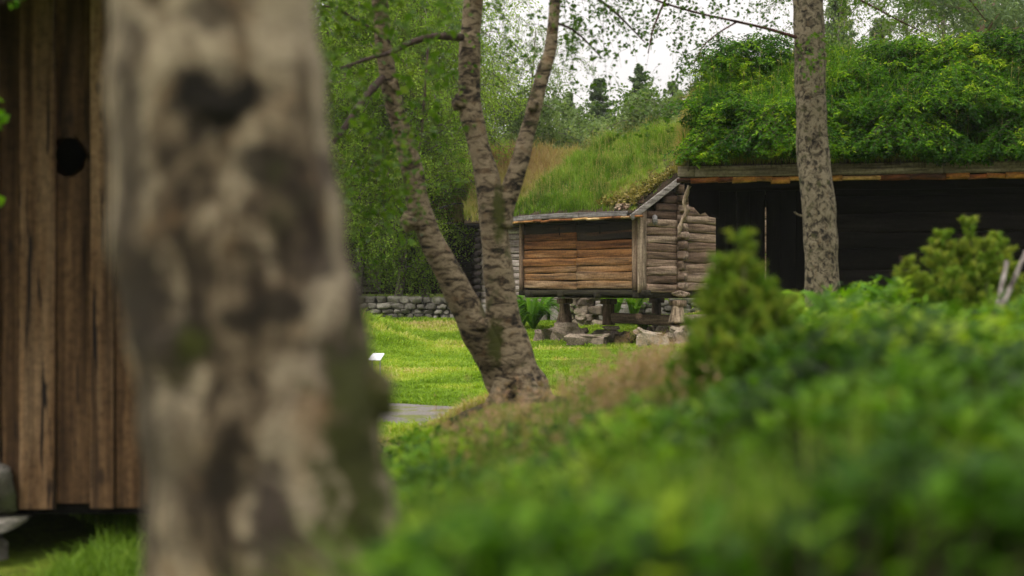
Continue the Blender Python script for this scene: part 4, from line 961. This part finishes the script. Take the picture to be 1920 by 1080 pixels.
limb(b0, [(1043, -20, 13.2), (1090, -20, 13.3), (1150, 20, 13.6), (1210, 80, 13.8)], .03, .006)
limb(b0, [(1035, 40, 13.2), (1080, 60, 13.3), (1130, 110, 13.5)], .015, .005)
# blurred leaves hanging close in front (left), thin toward the right
def hang(n, pxr, pyr, dr_, lr, nl, size, tone, dirb=(0, 0, 0), base=b0, dens=None, L_=None, T_=None, droop=.8, up0=.0):
    px = R.uniform(*pxr, n); py = R.uniform(*pyr, n); d = R.uniform(*dr_, n)
    if dens is not None:
        k = R.random(n) < dens(px, py); px, py, d = px[k], py[k], d[k]
    st = np.stack([(px-960)/F*d, d, CZ-(py-540)/F*d], 1)-base
    strands(L_ or lf, T_ or tw, st, R.uniform(*lr, len(px)), R.normal(size=(len(px), 3))*[.8, .8, .3]+np.array(dirb)+[0, 0, up0], nl, size, tone+.45*(vn(st, 2.2, 61)-.5), droop, .035, .0022)
hang(165, (590, 860), (-160, 330), (7.5, 11.5), (.35, .95), 15, .058, .42, dens=lambda a, b: np.clip(1.05-(b+160)/700-(a-740)/330, .03, 1)*np.where((b > -60) & (a > 680) & (a < 790), .25, 1)*(.25+1.1*vn(np.stack([a, b, a*0], 1), .012, 62)))
hang(22, (640, 800), (220, 430), (8.5, 11.5), (.3, .6), 18, .055, .38)
hang(60, (600, 1000), (-260, -60), (8, 12.5), (.4, 1.1), 16, .058, .42)
hang(46, (1030, 1200), (-120, 90), (12.9, 14.2), (.3, .75), 12, .05, .25)
hang(20, (905, 1020), (-60, 150), (12.5, 14.5), (.3, .7), 10, .05, .25)
hang(260, (500, 1250), (-1500, -260), (10, 16), (.5, 1.2), 22, .06, .4)
bt.build('branches', M['twig'], fb); c_ = lf.build('crown', M['birchleaf'], fb); tw.build('twigs', M['twig'], c_)

# ------------------------------------------------------------------ right birch
D = 17.0; xb = (1545-960)/F*D; b1 = np.array([xb, D, float(H(xb, D))]); s = D/F
rbk = barkmat('right_birch_bark', (.28, .235, .155), (.13, .105, .066), (.018, .014, .009), .36, 26, bd=.06, cover=-.025, st=.9)
rt = empty('upright_birch', b1, 0, label='single upright birch trunk with green-tinged bark in front of the black log building', category='birch tree')
mb = MB()
trunk_tube(mb, local(b1, (1548, 790, D), (1546, 700, D), (1543, 600, D), (1541, 500, D), (1536, 400, D), (1525, 300, D), (1522, 200, D), (1520, 100, D), (1515, 0, D), (1505, -200, D), (1525, -500, D), (1530, -900, D)),
           np.array([52, 40, 33, 32, 32, 31, 29.5, 29, 28, 24, 17, 6])*s, 8, 20, .5, .12, 5, 9)
tube(mb, catmull(local(b1, (1505, 405, D-.1), (1496, 402, D-.15), (1490, 398, D-.2)), 3), .012, 6)
mb.build('trunk', rbk, rt)
lf, tw, bt = MB(), MB(), MB()
redt = woodmat('reddish_twig', [(.05, .022, .018), (.09, .035, .03)], 0, 20, 3)
rbm = MB(); limb(b1, [(1493, 70, 16.9), (1440, 54, 16.7), (1380, 40, 16.5), (1300, 22, 16.3), (1222, -3, 16.1), (1150, -40, 16)], .020, .009, rbm)
limb(b1, [(1545, -40, 17), (1590, -12, 17), (1640, 14, 17.1), (1685, 38, 17.2), (1730, 60, 17.3)], .022, .006, rbm)
limb(b1, [(1510, -60, 17), (1440, -80, 16.6), (1350, -70, 16.4), (1270, -30, 16.2), (1230, 40, 16.1), (1215, 100, 16)], .03, .006, rbm)
limb(b1, [(1380, 42, 16.5), (1350, 60, 16.4), (1320, 85, 16.3), (1300, 120, 16.2)], .012, .004, rbm)
limb(b1, [(1535, -120, 17), (1620, -150, 17.2), (1720, -90, 17.5), (1800, -20, 17.8), (1850, 40, 18)], .03, .006, rbm)
rbm.build('branches', redt, rt)
K_ = dict(base=b1)
hang(62, (1040, 1330), (-90, 60), (15.6, 17.2), (.3, .9), 14, .052, .22, **K_)
hang(16, (1110, 1300), (60, 190), (15.6, 16.8), (.2, .5), 12, .050, .2, **K_)
hang(28, (1270, 1500), (-60, 50), (16, 17.2), (.2, .55), 12, .052, .24, **K_)
hang(14, (1255, 1330), (70, 150), (15.8, 16.8), (.2, .6), 13, .052, .3, **K_)
hang(85, (1560, 1815), (-130, 10), (16.5, 18.6), (.25, .9), 16, .056, .38, **K_)
hang(14, (1500, 1580), (60, 130), (16.3, 16.8), (.2, .5), 10, .054, .45, **K_)
hang(6, (1150, 1250), (210, 260), (14.5, 15.5), (.15, .35), 12, .055, .3, **K_)
hang(260, (1150, 2000), (-1500, -160), (13, 20), (.5, 1.2), 20, .062, .4, **K_)
c_ = lf.build('crown', M['birchleaf'], rt); tw.build('twigs', M['twig'], c_)

# ------------------------------------------------------------------ foreground birch, out of focus
D = 2.3; b2 = np.array([-.30, D, float(H(-.30, D))])
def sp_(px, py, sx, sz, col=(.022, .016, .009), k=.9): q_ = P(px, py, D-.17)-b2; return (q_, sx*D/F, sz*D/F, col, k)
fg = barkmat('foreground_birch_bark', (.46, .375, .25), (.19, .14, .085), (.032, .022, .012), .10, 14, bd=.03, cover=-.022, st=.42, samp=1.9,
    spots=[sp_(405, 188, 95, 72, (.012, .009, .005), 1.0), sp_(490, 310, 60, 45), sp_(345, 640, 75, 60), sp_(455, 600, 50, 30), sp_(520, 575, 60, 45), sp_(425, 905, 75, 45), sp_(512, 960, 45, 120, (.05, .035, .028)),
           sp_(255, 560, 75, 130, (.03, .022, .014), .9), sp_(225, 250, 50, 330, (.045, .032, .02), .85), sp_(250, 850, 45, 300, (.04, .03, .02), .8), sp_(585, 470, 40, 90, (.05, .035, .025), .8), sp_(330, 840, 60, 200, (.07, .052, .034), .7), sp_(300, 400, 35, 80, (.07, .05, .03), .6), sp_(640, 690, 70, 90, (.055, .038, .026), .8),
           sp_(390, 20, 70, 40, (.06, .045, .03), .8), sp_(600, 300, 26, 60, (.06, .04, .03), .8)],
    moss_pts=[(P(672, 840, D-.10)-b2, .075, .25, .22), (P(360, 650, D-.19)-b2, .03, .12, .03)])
ft = empty('foreground_birch', b2, 0, label='huge blurred pale birch trunk close to the camera, covered with dark knots', category='birch tree')
mb = MB()
trunk_tube(mb, local(b2, (535, 1900, D), (522, 1400, D), (510, 1080, D), (500, 900, D), (485, 740, D), (452, 560, D), (424, 380, D), (408, 200, D), (396, 0, D), (380, -300, D), (370, -900, D), (400, -2400, D+.1), (300, -4800, D+.2), (380, -7400, D+.3)),
           np.array([330, 275, 236, 226, 224, 218, 214, 204, 200, 196, 190, 160, 110, 30])*D/F, 8, 40, .5, .05, 8, 12)
for (px, py, r_, dd_) in ((405, 188, .05, -.15), (345, 660, .045, -.16), (690, 735, .045, -.02), (430, 905, .035, -.17)):
    rock(mb, P(px, py, D+dd_)-b2, (r_*2, r_*1.4, r_*2), px, .2, 0, .9, .4)
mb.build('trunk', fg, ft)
lf, tw, bt = MB(), MB(), MB()
for k in range(34):
    az = R.random()*6.28; z = R.uniform(3.0, 7.6); l = R.uniform(1.6, 4.4); o_ = np.array([math.cos(az), math.sin(az), 0]); bs = np.array([-.15, 0, z])
    p = catmull([bs, bs+o_*l*.5+[0, 0, l*.3], bs+o_*l+[0, 0, l*.25]], 5); tube(bt, p, np.linspace(.05, .012, len(p)), 6, .3)
    ii = R.integers(3, len(p), 26); strands(lf, tw, p[ii], R.uniform(.3, .8, 26), R.normal(size=(26, 3)), 24, .075, .4, .5, .06)  # crown out of view, strands made denser to shade trunk and undergrowth
bt.build('branches', M['twig'], ft); c_ = lf.build('crown', M['birchleaf'], ft); tw.build('twigs', M['twig'], c_)

# ================================================================== ferns
def fern(nf, Lf, seed, mbx, tone=.5, size=.030, spread=.85):
    rg = np.random.default_rng(seed)
    for k in range(nf):
        az = rg.random()*6.28; o_ = np.array([math.cos(az), math.sin(az), 0]); l = Lf*rg.uniform(.55, 1.2); sprd = spread*rg.uniform(.5, 1.2)
        p = catmull([(0, 0, 0), o_*l*.18*sprd+[0, 0, l*.45], o_*l*.5*sprd+[0, 0, l*.80], o_*l*.95*sprd+[0, 0, l*(.98-.42*sprd)]], 12)
        tube(mbx, p, np.linspace(.004, .0015, len(p)), 3, .5, cap=False)
        t = np.linspace(.18, .995, 34)*(len(p)-1.001); i_ = t.astype(int); c_ = p[i_]+(p[i_+1]-p[i_])*(t-i_)[:, None]; dp = unit(p[i_+1]-p[i_])
        f_ = np.linspace(.18, 1, 34); wl = l*.15*np.sin(PI*np.clip(f_*.92+.05, 0, 1))**.8+.01
        side = unit(np.cross(dp, [0, 0, 1])+1e-6); nrm = np.cross(side, dp)
        for s_ in (-1, 1):
            dd_ = unit(side*s_+dp*.45)
            a_, b_ = c_, c_+dd_*wl[:, None]; w_ = dp*(l*.016)
            V = np.stack([a_-w_, a_*.5+b_*.5-w_*.9-nrm*.004, b_-nrm*wl[:, None]*.12, a_*.5+b_*.5+w_*.9], 1).reshape(-1, 3)
            o4 = np.arange(34)[:, None]*4
            mbx.add(V, None, np.concatenate([o4+[0, 1, 2], o4+[0, 2, 3]]), np.clip(tone+rg.normal()*.22+rg.normal(size=34*4)*.06, 0, 1))
def fern_thing(px, py, d, nf, Lf, seed, label, tone=.5, group='ferns', z=None, spread=.85):
    p = P(px, py, d); zz = float(H(p[0], p[1]))-.02 if z is None else z; mb = MB(); fern(nf, Lf, seed, mb, tone, spread=spread)
    o = mb.build('fern_plant', M['fern']); o.location = (p[0], p[1], zz); return tag(o, label, 'fern', group)
G_ = 'ferns around the storehouse'
fern_thing(1000, 610, 38.6, 70, 1.05, 1, 'large bushy fern left of the left storehouse post', .45, G_, spread=1.15)
fern_thing(978, 610, 39.0, 26, .85, 2, 'smaller fern behind the forked birch, at the left corner of the storehouse', .35, G_, spread=1.1)
fern_thing(1150, 580, 39.6, 24, 1.0, 3, 'bright upright fern seen under the floor right of the middle post', .85, G_, spread=.5)
fern_thing(1188, 580, 40.2, 24, .95, 4, 'bright fern seen under the floor just left of the dark rear post', .8, G_, spread=.55)
fern_thing(1205, 620, 37.0, 30, .62, 5, 'dark green fern in the shade below the sill beam', .15, G_)
fern_thing(1320, 570, 41.0, 26, 1.0, 6, 'fern behind the right storehouse post', .6, G_)
G_ = 'ferns in the undergrowth before the black building'
for k, (px, py, d, L_, tn, lab) in enumerate([(1560, 0, 9.2, 1.02, .8, 'bright fern just in front of the upright birch trunk'), (1640, 0, 9.8, .98, .75, 'bright fern right of the upright birch trunk'), (1700, 0, 8.6, 1.0, .7, 'fern between the upright birch and the tall juniper'), (1560, 0, 8.2, .85, .6, 'fern left of the upright birch trunk'), (1600, 0, 7.4, .85, .65, 'low fern below the upright birch trunk'), (1780, 0, 8.0, .95, .6, 'fern at the foot of the tall juniper'), (1890, 0, 6.6, .9, .85, 'yellow-green fern at the right edge of the view')]):
    fern_thing(px, py, d, 34, L_, 20+k, lab, tn-.18, G_, spread=.45)

# ================================================================== junipers
def juniper(px, d, tips, label, seed, wide=.35, dens=1.0, tone=.4):
    rg = np.random.default_rng(seed); x = (px-960)/F*d; g = float(H(x, d)); base = np.array([x, d, g]); root = empty('juniper_bush', base, 0, label=label, category='juniper', group='junipers in the undergrowth')
    st, lf = MB(), MB()
    for (tx, ty, td) in tips:
        tip = P(tx, ty, td)-base; mid = tip*[.72, .72, .5]+rg.normal(size=3)*.04
        p = catmull([np.array([0, 0, -.05]), mid, tip], 10); tube(st, p, np.linspace(.016, .003, len(p)), 5, .3)
        Ln = np.linalg.norm(tip); nb = int(52*dens)
        for q in range(nb):
            f = rg.uniform(.18, 1.0)**.8; c0 = p[min(int(f*(len(p)-1)), len(p)-1)]; az = rg.random()*6.28
            l = (1-f)*wide*rg.uniform(.5, 1.1)+.05; o_ = unit(np.array([math.cos(az), math.sin(az), .9])); e = c0+o_*l
            tube(st, [c0, e], [.004, .002], 3, .3, cap=False)
            m_ = int(120*l/.2*dens); t = rg.random((m_, 1)); c_ = c0+(e-c0)*t; dd_ = unit(o_*.9+rg.normal(size=(m_, 3)))
            tn = tone-.15+.35*(f > .8)*rg.random()+.25*t[:, 0]*rg.random()
            leaves(lf, c_+dd_*.010, .036, np.clip(tn+rg.normal(size=m_)*.12, 0, 1), .11, dd_, .2, .05, rng=rg)
    st.build('stems', M['twig'], root); lf.build('needles', M['juniper'], root); return root
juniper(1830, 7.6, [(1808, 400, 7.6), (1772, 425, 7.7), (1845, 440, 7.5), (1688, 480, 7.4), (1730, 520, 7.5), (1880, 470, 7.7), (1900, 520, 7.5), (1790, 500, 7.3), (1850, 530, 7.3), (1765, 470, 7.6), (1825, 470, 7.8), (1700, 510, 7.5), (1745, 460, 7.6), (1870, 430, 7.6), (1800, 440, 7.7), (1840, 490, 7.4), (1895, 490, 7.4)], 'tall spiky olive-green juniper against the black log wall at right', 3, .48, 1.4, .72)
juniper(1400, 4.6, [(1385, 425, 4.6), (1362, 500, 4.7), (1350, 560, 4.6), (1440, 590, 4.5), (1400, 560, 4.5), (1372, 620, 4.4), (1470, 600, 4.7), (1420, 640, 4.4), (1358, 470, 4.65), (1395, 500, 4.5), (1345, 600, 4.5), (1410, 540, 4.6), (1455, 560, 4.6), (1385, 640, 4.2), (1330, 620, 4.4), (1500, 610, 4.8), (1412, 470, 4.6), (1370, 530, 4.5), (1430, 515, 4.7), (1480, 545, 4.7), (1345, 540, 4.6)], 'dark green juniper sprig rising at the left edge of the black building', 4, .34, 1.3, .66)
juniper(1460, 4.0, [(1480, 620, 4.0), (1420, 660, 4.0), (1530, 650, 4.0), (1390, 690, 4.0), (1450, 680, 3.9)], 'low dark juniper in front of the black building, lower left of the ferns', 5, .30, 1.2, .38)

# pale weathered sticks leaning at the right edge
for k, (a, b, lab) in enumerate([((1872, 560, 7.0), (1888, 490, 7.1), 'shorter pale stick leaning at the right edge'), ((1884, 560, 6.9), (1925, 470, 7.0), 'longer pale stick leaning at the right edge')]):
    A_, B2 = P(*a), P(*b); dn = unit(B2-A_); ft_ = A_-dn*((A_[2]-float(H(A_[0], A_[1])))/dn[2]+.05)
    mb = MB(); tube(mb, catmull([np.zeros(3), (B2-ft_)*.5+[.01, 0, 0], B2-ft_], 6), np.linspace(.02, .011, 13), 7, .6, .1, 8)
    o = mb.build('leaning_stick', M['greytwig']); o.location = ft_; tag(o, lab, 'stick', 'pale sticks at the right edge')

# ================================================================== undergrowth on the near bank
def prof(px): return np.interp(px, [640, 720, 800, 900, 1000, 1100, 1200, 1300, 1360, 1420, 1500, 1600, 1700, 1800, 1920, 2400], [860, 822, 792, 768, 752, 706, 676, 664, 645, 618, 572, 536, 524, 540, 530, 520])
def ztop(px, d):
    q = np.stack([(px-960)/F*d*1.0, d, d*0], -1)
    yt = prof(px)+np.where(px < 1360, 26, 40)+385*np.exp(-np.maximum(d-1.7, -.5)/2.1)
    yt = yt+(vn(q, 2.4, 71)-.5)*400/np.maximum(d, 1)
    return CZ-(yt-540)/F*d
n = 240000
d = np.exp(R.uniform(math.log(1.45), math.log(12.5), n)); px = R.uniform(560, 2300, n)
x = (px-960)/F*d; zt_ = ztop(px, d); q = np.stack([x, d, d*0], 1)
lump = vn(q, 3.2, 73); dep = .03+R.random(n)**1.5*(.10+.35*(1-lump))*np.clip(d/2.5, .5, 1)
z = zt_-dep; g = H(x, d)
hole = np.exp(-((px-1400)/230)**2-((d-1.8)/.55)**2)           # thin spot showing dead stems
left = ss(690, 760, px+30*(lump-.5)+0*d)*(1-(px < 760)*ss(1.9, 2.2, d)*(d < 2.6))
k = (z > g+.02) & (R.random(n) > hole*.97) & (R.random(n) < left) & (R.random(n) < -.35+2.1*vn(q, 3.6, 74))
# keep clear of trunks
k &= (np.hypot(x-b2[0], d-b2[1]) > .27)
x, d, z, px, q, lump = x[k], d[k], z[k], px[k], q[k], lump[k]
tone = np.clip(.12+.85*vn(q, 1.7, 75)+.22*R.normal(size=len(x))*.6-.12*ss(3, 1.2, d)+.12*ss(1450, 1600, px)*ss(3, 6, d), 0, 1)  # leaves nearest the camera get a darker tone, standing for canopy shade
mb = MB(); leaves(mb, np.stack([x, d, z], 1), .032+.004*np.minimum(d, 3), tone*.75, .34, None, .9)  # shade of the gaps put into this layer's darker leaf tone
o = mb.build('low_shrub_cover', M['shrub']); tag(o, 'dense leafy undergrowth filling the near bank', 'undergrowth', kind='stuff')
# leafy shoots rising out of the shrub layer, each with paired leaves
n = 6500; d = np.exp(R.uniform(math.log(1.5), math.log(12.0), n)); px = R.uniform(640, 2300, n); x = (px-960)/F*d; q = np.stack([x, d, d*0], 1)
zt_ = ztop(px, d); g = H(x, d); lump = vn(q, 1.9, 81); hole = np.exp(-((px-1400)/240)**2-((d-1.8)/.55)**2)
k = (zt_ > g+.15) & (px > 705+60*R.random(n)) & (R.random(n) > hole*.95) & (lump > .36) & (np.hypot(x-b2[0], d-b2[1]) > .36) & (R.random(n) < ss(640, 800, px)+.3)
x, d, px, zt_, lump, q = x[k], d[k], px[k], zt_[k], lump[k], q[k]; n = len(x)
up_ = (.00+.17*R.random(n)*lump*1.5)*np.clip(d/2.6, .45, 1.0)*(1-.5*(px < 1330)*(d > 4)); ln_ = .26+.1*R.random(n); ax = unit(R.normal(size=(n, 3))*[.3, .3, 0]+[0, 0, 1])
tip = np.stack([x, d, zt_+up_], 1); low = tip-ax*ln_[:, None]
sm = MB(); twigs(sm, low, tip, .003, .0015); sf = MB(); tn0 = np.clip(.32+1.6*(vn(q, 2.6, 82)-.47)+.18*R.normal(size=n)+.16*ss(1420, 1600, px)*ss(2.5, 5, d), 0, 1)
for j_ in range(15):
    f_ = 1-(j_/15)**1.1*.9; az = j_*2.4+R.random(n)*.8; o_ = np.stack([np.cos(az), np.sin(az), .25+.5*(f_ > .9)+az*0], 1)
    sz = (.046+.018*R.random(n))*(1.15-.35*f_)*(1+.25*(d > 4)); c_ = low+(tip-low)*f_+unit(o_)*(sz*.5)[:, None]
    leaves(sf, c_, sz, np.clip(tn0+.22*(f_-.6)+.07*R.normal(size=n), 0, 1), .33, unit(o_), 1.1)
o = sf.build('shrub_shoots', M['shrub']); tag(o, 'fresh leafy shoots rising from the undergrowth', 'undergrowth', kind='stuff'); sm.build('shoot_stems', M['twig'], o)
# longer blades and stems pushing through
n = 26000; d = np.exp(R.uniform(math.log(1.6), math.log(12.5), n)); px = np.where(R.random(n) < .5, R.uniform(760, 1350, n), R.uniform(720, 2200, n)); x = (px-960)/F*d; zt_ = ztop(px, d)
k = zt_ > H(x, d)+.1; x, d, zt_, px = x[k], d[k], zt_[k], px[k]
mb = MB(); blades(mb, np.stack([x, d, zt_-.30], 1), .37, .008, .5, np.clip(.35+.25*R.normal(size=len(x)), 0, 1)); o = mb.build('tall_grass', M['turf']); tag(o, 'long grass blades standing in the undergrowth', 'grass', kind='stuff')
n = 5200; d = np.exp(R.uniform(math.log(1.3), math.log(12), n)); px = R.uniform(740, 2200, n); x = (px-960)/F*d; zt_ = ztop(px, d)-.05; g = H(x, d); k = zt_ > g+.05
A_ = np.stack([x, d, g], 1)[k]; B_ = np.stack([x, d, zt_], 1)[k]+R.normal(size=(k.sum(), 3))*.05
mb = MB(); twigs(mb, A_, B_, .004, .002); o = mb.build('shrub_stems', M['twig']); tag(o, 'thin brown stems under the leafy undergrowth', 'undergrowth', kind='stuff')
# dead red-brown stems and leaves in the thin spot
n = 11000; px = R.normal(1420, 190, n); d = R.uniform(1.6, 2.9, n); x = (px-960)/F*d; zt_ = ztop(px, d)-.05-.25*R.random(n)
mb = MB(); leaves(mb, np.stack([x, d, zt_], 1), .045, None, .3); o = mb.build('dead_bracken', M['dead']); tag(o, 'dark red-brown dead bracken showing low in the foreground', 'dead bracken', kind='stuff')
# pinkish seed heads above the bank
n = 950; px = np.concatenate([R.normal(1215, 85, 500), R.uniform(820, 1340, 450)]); d = R.uniform(4.0, 10.5, n); x = (px-960)/F*d
tipy = np.interp(px, [850, 950, 1050, 1130, 1200, 1290, 1340], [760, 738, 704, 672, 652, 642, 636])+np.abs(R.normal(size=n))*46+np.interp(d, [4.0, 10.5], [24, 2])
zt_ = CZ-(tipy-540)/F*d; g = H(x, d); A_ = np.stack([x, d, g], 1); B_ = np.stack([x, d, zt_], 1)+np.stack([R.normal(size=n)*.04, R.normal(size=n)*.04, np.zeros(n)], 1)
mb = MB(); twigs(mb, A_, B_, .0016, .0012, .3)
C_ = np.repeat(B_, 5, 0)+R.normal(size=(n*5, 3))*[.014, .014, .05]; leaves(mb, C_, .022, np.clip(.55+.25*R.normal(size=len(C_)), 0, 1), .25, None, .1)
o = mb.build('seeding_grass', M['seed']); tag(o, 'pinkish brown seed heads of tall grass in front of the storehouse', 'grass', kind='stuff')
# a few sprigs entering at the left border in front of the barn
b3 = np.array([-2.55, 6.2, float(H(-2.55, 6.2))])
sr = empty('rowan_sapling', b3, 0, label='thin sapling whose leaf tips enter at the left border before the barn', category='sapling')
st, lf = MB(), MB(); tube(st, catmull([(0, 0, 0), (.05, 0, .9), (0, .05, 1.9), (.06, 0, 2.7)], 6), np.linspace(.015, .005, 19), 6)
for (px, py) in ((-8, 205), (-14, 240), (-10, 375), (-50, 300), (30, -8), (-70, 150), (-60, 420)):
    e = P(px, py, 6.2)-b3; a_0 = np.array([.03, .02, e[2]-.15]); tube(st, [a_0, e], [.004, .002], 4, cap=False); leaves(lf, e+R.normal(size=(9, 3))*.022, .05, .8*R.random(9), .34)
st.build('stem', M['twig'], sr); lf.build('leaves', M['fern'], sr)
if HAZE:
    zb_ = -12.; hz_ = MB(); box(hz_, (-420, -230, -16), (420, 420, 42))
    m, nt, N, L = newmat('haze_air'); v_ = N('ShaderNodeVolumePrincipled'); v_.inputs['Density'].default_value = HAZE; v_.inputs['Color'].default_value = (.93, .95, .96, 1); v_.inputs['Anisotropy'].default_value = .2
    L(v_.outputs[0], N('ShaderNodeOutputMaterial').inputs['Volume']); o = hz_.build('haze', m, smooth=False); tag(o, 'thin pale haze in the distance', 'haze', kind='stuff')
